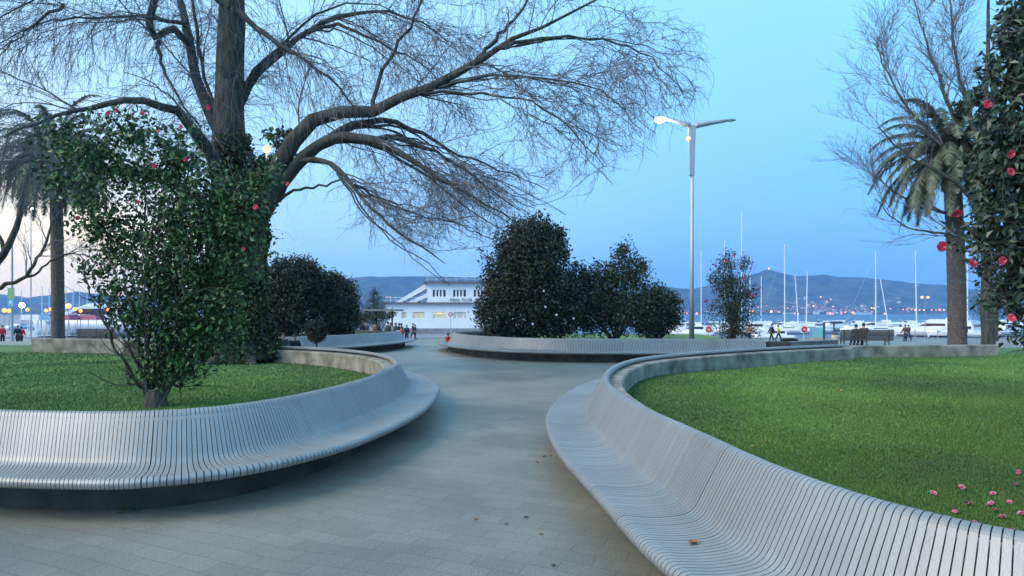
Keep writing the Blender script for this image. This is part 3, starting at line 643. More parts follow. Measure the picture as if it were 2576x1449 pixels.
shrub('evergreen_tree', 'loose dark evergreen with ragged tall crown beside the largest rounded one', 'tree', gb(1545, 31), [ell(1500, 755, 62, 85, 31), ell(1545, 780, 80, 70, 31), ell(1585, 700, 46, 60, 31), ell(1565, 635, 30, 36, 31), ell(1610, 672, 26, 22, 31), ell(1465, 700, 45, 50, 31), ell(1460, 790, 50, 60, 31), ell(1625, 800, 46, 50, 31), ell(1650, 745, 34, 36, 31), ell(1620, 760, 40, 60, 31), ell(1530, 690, 36, 40, 31)], 1600, 12, .14, .14, 'leafm', 12, .5, r0=.08)
shrub('leafy_shrub', 'lower leafy shrub between the ragged evergreen and the street lamp post', 'shrub', gb(1655, 32), [ell(1660, 780, 52, 52, 32), ell(1640, 815, 48, 36, 32), ell(1690, 755, 24, 24, 32), ell(1685, 800, 30, 34, 32)], 800, 10, .13, .12, 'leafm', 8, .5, r0=.05)
c2 = shrub('camellia_bush', 'slim airy camellia with red buds just right of the street lamp post', 'bush', gb(1842, 28.5), [ell(1840, 780, 62, 66, 28.5), ell(1835, 710, 48, 50, 28.5), ell(1830, 660, 24, 34, 28.5), ell(1870, 660, 18, 22, 28.5), ell(1800, 700, 24, 28, 28.5), ell(1880, 740, 32, 30, 28.5), ell(1850, 830, 60, 24, 28.5)], 880, 9, .12, .09, 'leafm', 14, .65, r0=.035)
for px, py in ((1830, 657), (1847, 642), (1801, 668), (1887, 742), (1892, 744), (1775, 758), (1870, 700)):
    place_blossom(c2, D(px, py, 27.6), .06)
shrub('dark_bush', 'tall dark bush behind the thick trunk in the far left planter', 'bush', gb(722, 31), [ell(722, 770, 88, 88, 31), ell(735, 705, 72, 52, 31), ell(690, 720, 46, 60, 31), ell(770, 700, 34, 42, 31), ell(700, 800, 70, 55, 31), ell(670, 740, 45, 70, 31), ell(745, 680, 60, 34, 31), ell(790, 720, 34, 50, 31)], 2600, 12, .13, .13, 'leafd', 6, .35)
shrub('dark_bush', 'rounded dark bush left of the pergola in the far left planter', 'bush', gb(842, 32), [ell(842, 775, 60, 75, 32), ell(830, 715, 36, 34, 32), ell(862, 800, 42, 50, 32), ell(845, 740, 50, 54, 32)], 1500, 12, .12, .13, 'leafd', 6, .35)
# potted ball shrub on a stem
pb = gb(796, 23.5, 0)
t = thing('topiary_ball', 'small clipped ball shrub on a thin stem in front of the far left bench', 'shrub', pb)
c = D(796, 833, 23.5)
mb = MB(); mb.tube([pb, (pb[0] + .01, pb[1], .5), c], [.03, .025, .02], 8); mb.build('stem', 'bark', t, world=True)
MB().lathe([(.001, 0), (.2, 0), (.26, .3), (.28, .34), (.24, .34), (.22, .28), (.001, .28)], pb, 18).build('pot', 'terracotta', t, world=True, smooth=True)
leafcloud(clumps([(*c, .37, .37, .40)], 700, 8, .03, .2), .06, aspect=.6).build('foliage', 'leafd', t, world=True)
# small trees by the pergola and far right
def conifer(label, base, top_z, rad, n, m='conif', name='pine_tree'):
    t = thing(name, label, 'tree', base); h = top_z - base[2]; b = np.array(base)
    MB().tube([b, b + [0.05, 0, h * .5], b + [0, 0, h * .97]], [.16, .11, .03], 8).build('trunk', 'bark', t, world=True)
    E = [(b[0] + rng.normal() * rad * .15, b[1], b[2] + h * q, rad * s, rad * s, h * .13) for q, s in ((.42, 1), (.55, .95), (.68, .75), (.8, .55), (.92, .3))]
    leafcloud(clumps(E, n, 10, .14, .5), .16, aspect=.35).build('crown', m, t, world=True); return t
conifer('small conical green tree rising above the pergola roof beside the clubhouse', (*D(940, 800, 64)[:2], gz(0, 64)), D(0, 722, 64)[2], 1.6, 420)
conifer('hazy green tree behind the bare tree trunk at the far right', (*D(2505, 800, 46)[:2], gz(0, 46)), D(0, 672, 46)[2], 1.9, 300)

# ---- palms
def palm(label, base, topz, rad, rt, nf, fl, droop, seed, group=None, lean=0):
    t = thing('palm_tree', label, 'palm', base, group); h = topz - base[2]; b = np.array(base); g = np.random.default_rng(seed)
    zs = np.linspace(0, h, 46); rr = rad * (1 + .10 * np.exp(-zs / .5) - .06 * zs / h) * (1 + .035 * (np.arange(46) % 2))
    pts = np.stack([b[0] + lean * (zs / h) ** 2, b[1] + 0 * zs, b[2] + zs], 1)
    MB().tube(pts, rr, 18).build('trunk', 'palmbark', t, world=True)
    top = pts[-1]
    mb2 = MB(); 
    for i in range(26):                                    # old leaf bases under the crown
        a = g.random() * 6.283; z0 = g.uniform(-.8, .2); p = top + [math.cos(a) * rad * .85, math.sin(a) * rad * .85, z0]
        mb2.tube([p, p + [math.cos(a) * .18, math.sin(a) * .18, .22], p + [math.cos(a) * .3, math.sin(a) * .3, .5]], [.05, .045, .02], 5)
    mb2.build('leaf_bases', 'palmbark', t, world=True)
    mbl, mbr = MB(), MB()
    for i in range(nf):
        a = i * 2.39996 + g.random() * .3; el = R(82) - (i / nf) ** .8 * R(120); L = fl * (.8 + .3 * g.random()); K = 16
        p = top + [math.cos(a) * rad * .4, math.sin(a) * rad * .4, .1]; d = np.array([math.cos(a) * math.cos(el), math.sin(a) * math.cos(el), math.sin(el)]); pts2 = [p]
        for k in range(K - 1):
            d = d + np.array([0, 0, -droop * (.05 + .11 * k / K)]); d /= np.linalg.norm(d); p = p + d * L / (K - 1); pts2.append(p)
        pts2 = np.array(pts2); v, f = tubes(pts2[None], np.linspace(.03, .006, K)[None], 4); mbr.add(v, f)
        n = 110; s = np.linspace(.08, 1, n); ii = np.minimum((s * (K - 1)).astype(int), K - 2); fr = (s * (K - 1) - ii)[:, None]
        q = pts2[ii] * (1 - fr) + pts2[ii + 1] * fr; tn = pts2[ii + 1] - pts2[ii]; tn /= np.linalg.norm(tn, axis=1, keepdims=True)
        side = np.cross(tn, [0, 0, 1.]); side /= np.linalg.norm(side, axis=1, keepdims=True) + 1e-6
        ln = fl * .13 * np.sin(np.pi * np.clip(s * .92 + .06, 0, 1)) ** .6
        for sg in (-1, 1):
            e = q + (side * sg * .62 + tn * .55 + np.array([0, 0, -.35]) + g.normal(size=(n, 3)) * .12) * ln[:, None]
            w = tn * .034
            V = np.stack([q - w, q + w, e], 1); mbl.add(V.reshape(-1, 3), np.arange(n * 3).reshape(n, 3))
    mbr.build('frond_stems', 'frond', t, world=True); mbl.build('fronds', 'frond', t, world=True)
    return t
pr = (*D(2408, 800, 25.0)[:2], .2)
palm('date palm with thick trunk and drooping grey-green fronds at the right', pr, D(0, 385, 25)[2], .315, .3, 78, 3.4, 1.35, 3, lean=-.25)
pl = (*D(146, 800, 30.5)[:2], .08)
palm('palm with slender trunk and hanging fronds at the left behind the concrete wall', pl, D(0, 385, 30.5)[2], .27, .3, 80, 3.6, 1.9, 5, lean=-.15)

# ---- bare trees left and right
def bare(label, base, traces, Y0, n1, n2, n3, l1, l2, l3, up=.25, droop=0, rm=.007, spread=.7, back=0):
    traces = [traces[0]] + [[(x, y, w_, d_ + back * i / len(q)) for i, (x, y, w_, d_) in enumerate(q)] for q in traces[1:]]
    t = thing('bare_tree', label, 'tree', base); LPp, LRr = limb_arr(traces, Y0)
    mb = MB(); v, f = tubes(LPp[:1], LRr[:1], 12); mb.add(v, f); mb.build('trunk', 'bark', t, world=True, smooth=True)
    mb = MB(); v, f = tubes(LPp[1:], LRr[1:], 7); mb.add(v, f); mb.build('limbs', 'barkg', t, world=True, smooth=True)
    w = np.linalg.norm(np.diff(LPp, axis=1), axis=2).sum(1); w[0] *= .15
    a, ar = spawn(LPp, LRr * .9, n1, l1, spread, up=up, droop=droop, wig=.13, rr=.5, rmin=rm * 2, tmin=.25, K=8, weights=w)
    b, br_ = spawn(a, ar, n2, l2, spread, up=up, droop=droop, wig=.16, rr=.6, rmin=rm * 1.3, tmin=.15, K=6)
    c, cr = spawn(b, br_, n3, l3, spread, up=up, droop=droop, wig=.2, rr=.6, rmin=rm, tmin=.15, K=5)
    mb = MB()
    for x, y, k in ((a, ar, 4), (b, br_, 3), (c, cr, 3)): v, f = tubes(x, y, k); mb.add(v, f)
    mb.build('twigs', 'twig', t, world=True); return t
Yb = 23.2
bare('leafless tree with grey trunk and fine upright twigs at the far right', P(2485, 894, .39), [
    [(2485, 900, 40, 0), (2484, 800, 34, 0), (2482, 650, 29, 0), (2478, 500, 27, 0), (2480, 350, 20, 0), (2485, 150, 12, 0), (2490, -80, 5, 0)],
    [(2480, 560, 22, 0), (2420, 470, 14, -.6), (2340, 420, 10, -1), (2265, 380, 6, -1.0), (2210, 320, 3, -1.1)],
    [(2478, 620, 18, 0), (2420, 560, 12, .5), (2330, 520, 8, 1), (2260, 490, 5, 1.0), (2200, 440, 2, 1.1)],
    [(2480, 480, 20, 0), (2420, 350, 13, .4), (2370, 220, 9, .8), (2330, 100, 5, 1), (2300, 0, 2, 1)],
    [(2480, 420, 18, 0), (2430, 260, 11, -.5), (2400, 120, 7, -.8), (2390, -40, 3, -1)],
    [(2482, 520, 18, 0), (2400, 400, 12, 0), (2300, 290, 8, 0), (2240, 200, 5, 0), (2200, 110, 2, 0)],
    [(2484, 400, 16, 0), (2530, 250, 11, .4), (2560, 80, 7, .7), (2570, -60, 3, .9)],
    [(2484, 560, 16, 0), (2540, 440, 11, .8), (2620, 300, 7, 1), (2680, 160, 3, 1)],
    [(2478, 640, 14, 0), (2420, 600, 9, -.6), (2330, 580, 6, -1), (2260, 560, 4, -1.2), (2200, 500, 2, -1.3)],
], Yb, 110, 1000, 5200, (1, 2.3), (.6, 1.5), (.3, .8), up=.32, rm=.0058, spread=.6, back=2.5)
Yl = 26
bare('leafless tree leaning in from the left edge behind the palm', (*D(-60, 800, Yl)[:2], .1), [
    [(-60, 890, 34, 0), (-50, 800, 30, 0), (-30, 700, 24, 0), (10, 640, 20, 0), (40, 570, 16, 0), (60, 480, 11, 0), (80, 380, 6, 0), (100, 280, 3, 0)],
    [(-45, 745, 16, 0), (0, 722, 13, 0), (50, 704, 11, 0), (90, 660, 9, 0), (120, 600, 7, 0), (140, 540, 3, 0)],
    [(50, 704, 9, 0), (90, 690, 7, .2), (130, 655, 5, .4), (190, 640, 3, .5), (250, 650, 2, .6)],
    [(10, 640, 12, 0), (-10, 540, 9, .3), (0, 430, 6, .5), (20, 330, 3, .6)],
], Yl, 26, 120, 420, (.8, 1.8), (.4, 1.1), (.2, .6), up=.2)

# ------------------------------------------------------------------ street lamps
def lamp_light(p, c, e, r=.08):
    l = bpy.data.lights.new('lamp_bulb_light', 'POINT'); l.energy = e; l.color = c; l.shadow_soft_size = r
    o = bpy.data.objects.new('lamp_bulb_light', l); o.location = p; col.objects.link(o); return o
YL = 30.0; xb = (1740 - CX) / FP * YL
t = thing('street_lamp', 'tall pale double-armed street lamp with one head lit, right of the centre path', 'street lamp', (xb, YL, .5))
zt = D(0, 318, YL)[2]; zj = D(0, 436, YL)[2]
MB().tube([(xb, YL, .4), (xb, YL, 3), (xb + .02, YL, zj)], [.125, .10, .085], 14).build('pole', 'lampbody', t, world=True, smooth=True)
k = YL / FP
mb = MB(); mb.slab([(xb - 6 * k, zj - .1), (xb + 6 * k, zj - .1), (xb + 9.5 * k, zt + .02), (xb - 8.5 * k, zt + .02)], 1, YL - .09, YL + .09); mb.build('head_fin', 'lampbody', t, world=True)
for sg, pts in ((-1, [(1736, 316), (1700, 305), (1672, 297)]), (1, [(1746, 317), (1790, 309), (1828, 303)])):
    q = [D(x, y, YL) for x, y in pts]
    MB().tube(resample(catmull(q, .1), 10), np.linspace(.13, .075, 10), 10).build('arm', 'lampbody', t, world=True, smooth=True)
    hx = 1660 if sg < 0 else 1838; hy = 299 if sg < 0 else 302; c = D(hx, hy, YL)
    h = MB().ball(c, .13, 14, 2.0, .9, .5).build('lamp_head', 'lampbody', t, world=True, smooth=True)
    if sg < 0: MB().ball((c[0], c[1] - .03, c[2] - .06), .16, 14, 1.6, 1, .8).build('lit_lens', 'g_white', t, world=True, smooth=True); lamp_light((c[0], c[1] - .2, c[2] - .4), (1, .9, .75), 90)
    else: MB().ball((c[0], c[1], c[2] - .05), .09, 10, 1.6, 1, .4).build('unlit_lens', 'boatg', t, world=True, smooth=True)
c = D(1733, 349, YL); MB().ball(c, .12, 12).build('side_lamp', 'g_warm', t, world=True, smooth=True)
MB().tube([(c[0], c[1], c[2]), (xb, YL, c[2] + .15)], .02, 6).build('side_arm', 'lampbody', t, world=True)
def simple_lamp(label, px, py, Y, zb, heads=((0, 0),), r=.12, m='g_warm', group=None, pole=.05):
    c = D(px, py, Y); t = thing('street_lamp', label, 'street lamp', (c[0], Y, zb), group)
    MB().tube([(c[0], Y, zb), (c[0], Y, c[2] + .1)], [pole, pole * .6], 8).build('pole', 'lampbody', t, world=True)
    for dx, dz in heads:
        if dx: MB().tube([(c[0], Y, c[2] + .08), (c[0] + dx, Y, c[2] + .1 + dz)], .03, 6).build('arm', 'lampbody', t, world=True)
        MB().ball((c[0] + dx, Y, c[2] + dz - (0 if dx else 0)), r, 12).build('lamp_globe', m, t, world=True, smooth=True)
    return t
simple_lamp('lit warm lamp glowing beside the fork of the huge bare tree', 671, 375, 33, 0, ((.001, 0),), .2)
lamp_light(D(671, 392, 33), (1, .45, .16), 40, .16)
simple_lamp('lit lamp shining through the leafy shrub left of the tall lamp post', 1669.6, 765, 66, -1, r=.32, m='g_warm')
simple_lamp('small twin-headed lamp on the pier between the masts at the right', 2327, 748, 100, -2.4, ((-.45, 0), (.45, 0)), .2, 'g_warm')
simple_lamp('small white lamp glimpsed under the left palm fronds', 78, 524, 50, gz(0, 50), r=.18, m='g_white')
simple_lamp('bright white lamp by the green and blue banner on the left', 55, 768, 95, -1, r=.36, m='g_white')
simple_lamp('bright white lamp just right of the left palm trunk', 172, 770, 95, -1, r=.4, m='g_warm')
for px, py in ((11, 781), (23, 782), (69, 779), (116, 781), (128, 778), (189, 777), (203, 782), (273, 780)):
    simple_lamp('orange sodium lamp along the left waterfront', px, py, 110, -1, r=.34 if px in (11, 23, 273) else .28, m='g_orange', group='sodium lamps along the left waterfront')

# banner on its pole at far left
Y = 62; c = D(30.6, 850, Y); zb = gz(0, Y)
t = thing('banner_pole', 'grey pole carrying a green and blue vertical banner at the left', 'banner pole', (c[0], Y, zb))
MB().tube([(c[0], Y, zb), (c[0], Y, D(0, 600, Y)[2])], [.12, .08], 10).build('pole', 'lampbody', t, world=True)
a, b_ = D(22.5, 724, Y), D(39.5, 773, Y); zm = D(0, 753, Y)[2]
MB().box(((a[0] + b_[0]) / 2, Y - .16, (a[2] + zm) / 2), (b_[0] - a[0], .03, a[2] - zm)).build('banner_top', 'bgreen', t, world=True)
lo = MB().box(((a[0] + b_[0]) / 2, Y - .16, (zm + b_[2]) / 2), (b_[0] - a[0], .03, zm - b_[2] - .01)).build('banner_bottom', 'bblue', t, world=True)
w = b_[0] - a[0]; hh = zm - b_[2]; x0 = a[0]; z0 = b_[2]
mb = MB()
for u0, v0, u1, v1 in ((.24, .1, .36, .85), (.36, .85, .5, .35), (.5, .35, .64, .85), (.64, .85, .76, .1)):
    mb.tube([(x0 + w * u0, Y - .185, z0 + hh * v0), (x0 + w * u1, Y - .185, z0 + hh * v1)], .035, 6)
mb.build('emblem', 'white', lo, world=True)

# ------------------------------------------------------------------ clubhouse
YB = 91.0; KB = YB / FP
def bx(px): return (px - CX) * KB
def bz(py): return EYE - (py - HY) * KB
gzb = -.985
club = thing('clubhouse', 'long white two-storey clubhouse with square lit windows and dark lettering', 'building', (bx(1150), YB, gzb))
xl, xr, xu = bx(968), bx(1440), bx(1074)
def wall_with_holes(name, m, x0, x1, z0, z1, holes, y, parent, th=.3):
    xs_ = sorted({x0, x1, *[h[0] for h in holes], *[h[1] for h in holes]}); zs_ = sorted({z0, z1, *[h[2] for h in holes], *[h[3] for h in holes]})
    mb = MB()
    for i in range(len(xs_) - 1):
        for j in range(len(zs_) - 1):
            cx, cz = (xs_[i] + xs_[i + 1]) / 2, (zs_[j] + zs_[j + 1]) / 2
            if any(h[0] < cx < h[1] and h[2] < cz < h[3] for h in holes): continue
            a, b, c, d = xs_[i], xs_[i + 1], zs_[j], zs_[j + 1]
            mb.add([(a, y, c), (b, y, c), (b, y, d), (a, y, d)], [(0, 1, 2, 3)])
    for a, b, c, d in holes:
        mb.add([(a, y, c), (b, y, c), (b, y + th, c), (a, y + th, c), (a, y, d), (b, y, d), (b, y + th, d), (a, y + th, d)], [(0, 1, 2, 3), (4, 5, 6, 7), (0, 3, 7, 4), (1, 2, 6, 5)])
    return mb.build(name, m, parent, world=True)
zl, zp = bz(763.5), bz(826)
lowers = [(bx(1010), bx(1022)), (bx(1037.8), bx(1067.5)), (bx(1089), bx(1120.6)), (bx(1141), bx(1172)), (bx(1194), bx(1224))]
uppers = [(bx(1088.5), bx(1121)), (bx(1140), bx(1172)), (bx(1192), bx(1224))]
wz0, wz1 = bz(801.5), bz(785); uz0, uz1 = bz(747), bz(728.5)
wall_with_holes('wall', 'white', xl, xr, zp, zl, [(a, b, wz0, wz1) for a, b in lowers], YB, club)
wall_with_holes('upper_wall', 'white', xu, xr, bz(762), bz(712), [(a, b, uz0, uz1) for a, b in uppers], YB + .02, club)
MB().box(((xl + xr) / 2, YB + 4.0, (gzb + zl) / 2), (xr - xl, 7.2, zl - gzb - .02)).build('ground_floor_core', 'white', club, world=True)
MB().box(((xu + xr) / 2, YB + 4.0, (bz(762) + bz(711)) / 2), (xr - xu, 7.0, bz(711) - bz(762) - .03)).build('upper_floor_core', 'white', club, world=True)
MB().box(((xl + xr) / 2, YB - .04, (gzb + zp) / 2), (xr - xl + .3, .3, zp - gzb)).build('plinth', 'grey', club, world=True)
MB().box(((xl + xr) / 2 - .1, YB + 3.5, bz(762.5)), (xr - xl + .5, 8, .22)).build('terrace_edge', 'roofg', club, world=True)
MB().box(((xu + xr) / 2 - .2, YB + 3.5, bz(710)), (xr - xu + .7, 8.2, .28)).build('roof', 'roofg', club, world=True)
mb = MB(); zr = bz(695.5)
mb.tube([(xu - .1, YB, zr), (xr, YB, zr)], .03, 6); mb.tube([(xu, YB, bz(702)), (xr, YB, bz(702))], .02, 6)
for i in range(16): x = xu + (xr - xu) * i / 15; mb.tube([(x, YB, bz(709)), (x, YB, zr)], .025, 5)
mb.build('roof_railing', 'mast', club, world=True)
rail_g = MB(); z1 = bz(748)
rail_g.tube([(xl + .1, YB, z1), (xu, YB, z1)], .03, 6); rail_g.tube([(xl + .1, YB, bz(755)), (xu, YB, bz(755))], .02, 6)
for i in range(9): x = xl + .1 + (xu - xl - .1) * i / 8; rail_g.tube([(x, YB, bz(761)), (x, YB, z1)], .025, 5)
rail_g.build('terrace_railing', 'mast', club, world=True)
for n_, (p0, p1, w) in {'stair_wall': ((1074, 718), (1006, 764), .42), 'stair_flight': ((1074, 742), (1036, 765), .34)}.items():
    xa, za, xb_, zb_ = bx(p0[0]), bz(p0[1]), bx(p1[0]), bz(p1[1])
    MB().slab([(xa, za + w), (xa, za - w), (xb_ - .4, zb_ - .1), (xb_ - .9, zb_ + .1)], 1, YB + .4, YB + .9).build(n_, 'white', club, world=True)
    MB().slab([(xa, za - w - .01), (xa, za - w - .12), (xb_ - .25, zb_ - .22), (xb_ - .4, zb_ - .11)], 1, YB + .38, YB + .92).build('stair_edge', 'roofg', club, world=True)
for k_, (a, b) in enumerate(lowers):
    n_ = 3 if b - a > 1 else 1; w = b - a; y = YB + .22
    f = MB()
    for zz in (wz0 + .03, wz1 - .03): f.box(((a + b) / 2, y - .04, zz), (w, .06, .06))
    fr = None
    cuts = [0, .19, .30, .74, .84, 1] if n_ == 3 else [0, 1]
    for u in (cuts[1:-1] if n_ == 3 else []): f.box((a + w * u, y - .04, (wz0 + wz1) / 2), (.07, .06, wz1 - wz0 - .13))
    fr = f.build('window', 'white', club, world=True)
    pane = MB().box(((a + b) / 2, y, (wz0 + wz1) / 2 - .05), (w - .01, .02, wz1 - wz0 - .12)).build('pane', ('g_dim', 'g_win', 'g_win', 'g_dim', 'g_dim')[k_], fr, world=True)
    if n_ == 3:
        MB().box((a + w * .25, y - .02, (wz0 + wz1) / 2), (w * .10, .02, wz1 - wz0 - .14)).build('mullion_panel', 'white', fr, world=True)
        MB().box((a + w * .79, y - .02, (wz0 + wz1) / 2), (w * .09, .02, wz1 - wz0 - .14)).build('mullion_panel', 'white', fr, world=True)
    if k_ == 2: MB().box(((a + b) / 2, y - .02, wz1 - .15), (w - .1, .02, .12)).build('ceiling_light_strip', 'g_win2', fr, world=True)
for a, b in uppers:
    f = MB(); w = b - a; y = YB + .2
    for u in (.22, .48, .74): f.box((a + w * u, y, (uz0 + uz1) / 2), (w * .13, .08, uz1 - uz0 - .01))
    for zz in (uz0 + .03, uz1 - .03): f.box(((a + b) / 2, y + .02, zz), (w - .01, .07, .06))
    fr = f.build('window', 'white', club, world=True)
    MB().box(((a + b) / 2, y + .08, (uz0 + uz1) / 2), (w - .01, .02, uz1 - uz0 - .01)).build('pane', 'glassd', fr, world=True)
def text_mesh(s, size, name, m, parent, loc, rx=R(90), th=.02, bold=.0):
    cu = bpy.data.curves.new(name, 'FONT'); cu.body = s; cu.size = size; cu.extrude = th; cu.offset = bold; cu.space_character = 1.15
    o = bpy.data.objects.new('tmp', cu); col.objects.link(o); bpy.context.view_layer.update()
    me = bpy.data.meshes.new_from_object(o.evaluated_get(bpy.context.evaluated_depsgraph_get())); bpy.data.objects.remove(o)
    me.transform(Matrix.Rotation(rx, 4, 'X')); me.name = name
    o = link_mesh(name, me, m, parent); o.location = Vector(loc) - BASE[parent.name]; return o
text_mesh('REAL CLUB', .56, 'lettering', 'letter', club, (bx(1132), YB - .02, bz(757.5)), bold=.012)

# pergola with a flat roof left of the club
Y = 56.0; zg = gz(0, Y); x0, x1 = D(880, 0, Y)[0], D(1000, 0, Y)[0]; z = D(0, 780, Y)[2]
t = thing('pergola', 'open shelter with a flat pale roof between the dark bushes and the clubhouse', 'pergola', ((x0 + x1) / 2, Y, zg))
MB().box(((x0 + x1) / 2, Y + 1.5, z), (x1 - x0, 3.4, .16)).build('roof', 'grey', t, world=True)
for px in (895, 920, 945, 985):
    x = D(px, 0, Y)[0]; MB().box((x, Y + .3, (zg + z - .08) / 2), (.13, .13, z - .08 - zg)).build('post', 'concdark', t, world=True)
shrub('climbing_plant', 'dark climber hanging under the pergola roof', 'climber', (*D(944, 0, Y - .1)[:2], zg), [ell(905, 797, 30, 14, Y), ell(960, 793, 34, 9, Y), ell(940, 805, 8, 22, Y), ell(985, 788, 14, 6, Y), ell(900, 815, 16, 18, Y)], 260, 8, .12, .15, 'leafm', 4, r0=.05)
# sign and railing in front of the club
Y = 74; x = D(1134, 0, Y)[0]; zg = -.98
t = thing('road_sign', 'round red-rimmed sign on a thin post before the clubhouse windows', 'sign', (x, Y, zg))
MB().tube([(x, Y, zg), (x, Y, D(0, 783, Y)[2])], .035, 8).build('post', 'lampbody', t, world=True)
zc = D(0, 791, Y)[2]; MB().slab([(x + .28 * math.cos(a), zc + .28 * math.sin(a)) for a in np.arange(20) / 20 * 6.283], 1, Y - .07, Y - .05).build('sign_rim', 'redp', t, world=True)
MB().slab([(x + .2 * math.cos(a), zc + .2 * math.sin(a)) for a in np.arange(20) / 20 * 6.283], 1, Y - .09, Y - .072).build('sign_face', 'boatg', t, world=True)
def railing(label, pts, h, step, m='lampbody', bars=2, r=.025, zf=gz):
    pts = resample(np.array(pts, float), pitch=step); b = pts[0]; t = thing('railing', label, 'railing', (b[0], b[1], zf(*b)))
    mb = MB()
    for k in range(1, bars + 1): mb.tube([(p[0], p[1], zf(*p) + h * k / bars) for p in pts], r, 6)
    mb.build('rails', m, t, world=True)
    for p in pts: MB().box((p[0], p[1], zf(*p) + h / 2 - .02), (.06, .06, h)).build('post', m, t, world=True)
    return t
Y = 66; railing('short grey railing in front of the clubhouse beside the round evergreen', [(D(1136, 0, Y)[0], Y), (D(1230, 0, Y)[0], Y)], 1.25, 1.0)
Y = 73.2; railing('thin waterfront railing along the quay before the moored boats', [(D(2130, 0, Y)[0], Y), (D(2640, 0, Y)[0], Y)], 1.1, 2.6, bars=3, r=.018)
railing('waterfront railing on the left behind the palm', [(D(-60, 0, 62)[0], 62), (D(330, 0, 62)[0], 62)], 1.1, 2.2, bars=3, r=.02)

# ------------------------------------------------------------------ people
def skin_mesh(V, E, Rr, sub=1):
    me = bpy.data.meshes.new('b'); me.from_pydata([tuple(v) for v in V], E, []); o = bpy.data.objects.new('b', me); col.objects.link(o)
    m = o.modifiers.new('s', 'SKIN'); m.use_smooth_shade = True
    if not me.skin_vertices: me.skin_vertices.new()
    for i, r in enumerate(Rr):
        rr = (r, r) if np.isscalar(r) else r
        me.skin_vertices[0].data[i].radius = rr
    me.skin_vertices[0].data[0].use_root = True
    s = o.modifiers.new('u', 'SUBSURF'); s.levels = sub; s.render_levels = sub
    bpy.context.view_layer.update()
    r = bpy.data.meshes.new_from_object(o.evaluated_get(bpy.context.evaluated_depsgraph_get())); bpy.data.objects.remove(o); return r
def person(label, loc, rz=0, pose='stand', top='dark', legs='jeans', h=1.72, hair='hair', long_coat=False, ph=0, group=None):
    t = thing('person', label, 'person', loc, group, rz); k = h / 1.75
    # local frame: faces -Y
    if pose == 'sit': hz, ky, kz, fy = .50, -.42, .50, -.42
    else: hz = .93
    H = (0, 0, hz); W = (0, .01, hz + .20); C = (0, .0, hz + .40); N = (0, .01, hz + .55); HB = (0, -.01, hz + .66); HT = (0, -.015, hz + .80)
    if pose == 'sit': C = (0, -.03, hz + .38); N = (0, -.05, hz + .52); HB = (0, -.08, hz + .62); HT = (0, -.09, hz + .76)
    V = [H, W, C, N, HB, HT]; E = [(0, 1), (1, 2), (2, 3), (3, 4), (4, 5)]; Rr = [(.14, .10), (.125, .09), (.15, .10), .055, (.078, .09), (.07, .085)]
    nose = len(V); V.append((0, HB[1] - .10, HB[2] + .03)); E.append((4, nose)); Rr.append(.018)
    tV = [H, W, C, (0, N[1], N[2] - .05)]; tE = [(0, 1), (1, 2), (2, 3)]; tR = [(.21, .16), (.19, .15), (.20, .15), (.09, .09)]
    lV = [(0, 0, hz + .05), (0, 0, hz - .03)]; lE = [(0, 1)]; lR = [(.15, .115), (.14, .11)]
    feet = []
    for s in (-1, 1):
        sw = s * (.25 if pose == 'walk' else .02) * (1 if ph == 0 else -1)
        if pose == 'sit': hip, kn, an, to = (s * .09, 0, hz - .02), (s * .11, -.44, hz + .0), (s * .11, -.46, .09), (s * .12, -.62, .04)
        else: hip, kn, an, to = (s * .09, 0, hz - .04), (s * .095, -sw * .65 - .03, .49), (s * .10, -sw + (.06 if sw < 0 else 0), .09 + (.03 if sw < -.1 else 0)), (s * .11, -sw - .13, .035)
        b = len(V); V += [hip, kn, an, to]; E += [(0, b), (b, b + 1), (b + 1, b + 2), (b + 2, b + 3)]; Rr += [.085, .055, .038, .032]
        b = len(lV); lV += [hip, kn, an]; lE += [(1, b), (b, b + 1), (b + 1, b + 2)]; lR += [.12, .09, .07]
        feet.append((an, to))
        sh = (s * .18, C[1], C[2] + .07)
        if pose == 'sit': el, wr = (s * .24, -.12, hz + .22), (s * .13, -.32, hz + .14)
        else: el, wr = (s * .235, sw * .5 + .02, hz + .18), (s * .225, sw * .9 - .08, hz - .06)
        d = np.array(wr) - np.array(el); d /= np.linalg.norm(d); pm = np.array(wr) + d * .06
        b = len(V); V += [sh, el, wr, tuple(pm)]; E += [(2, b), (b, b + 1), (b + 1, b + 2), (b + 2, b + 3)]; Rr += [.055, .042, .027, (.038, .02)]
        for j in range(5):
            sp = (j - 1.5) * .018 if j < 4 else 0
            root = len(V); o_ = np.array([0, sp, 0]); L = (.07, .08, .075, .06, .05)[j]
            if j == 4: st_ = np.array(wr) + d * .03 + np.array([0, -.03, 0]); tip = st_ + d * L + np.array([0, -.015, 0])
            else: st_ = pm + o_ + d * .03; tip = st_ + d * L + np.array([-s * .02, 0, 0])
            V += [tuple(st_), tuple(tip)]; E += [(b + 3 if j < 4 else b + 2, root), (root, root + 1)]; Rr += [.010, .008]
        b = len(tV); tV += [sh, el, tuple(np.array(wr) - d * .02)]; tE += [(2, b), (b, b + 1), (b + 1, b + 2)]; tR += [.095, .075, .055]
    if long_coat: tV += [(0, .0, hz - .18)]; tE += [(0, len(tV) - 1)]; tR += [(.19, .15)]
    sc_ = Matrix.Scale(k, 4)
    def put(me, name, m, par): me.transform(sc_); me.name = name; o = link_mesh(name, me, m, par); return o
    put(skin_mesh(V, E, Rr), 'body', 'skin', t)
    put(skin_mesh(tV, tE, tR), 'jacket', top, t); put(skin_mesh(lV, lE, lR), 'trousers', legs, t)
    hm = MB(); hm.ball((0, HT[1] + .028, HB[2] + .085), .098, 12, .95, 1.08, 1.12); 
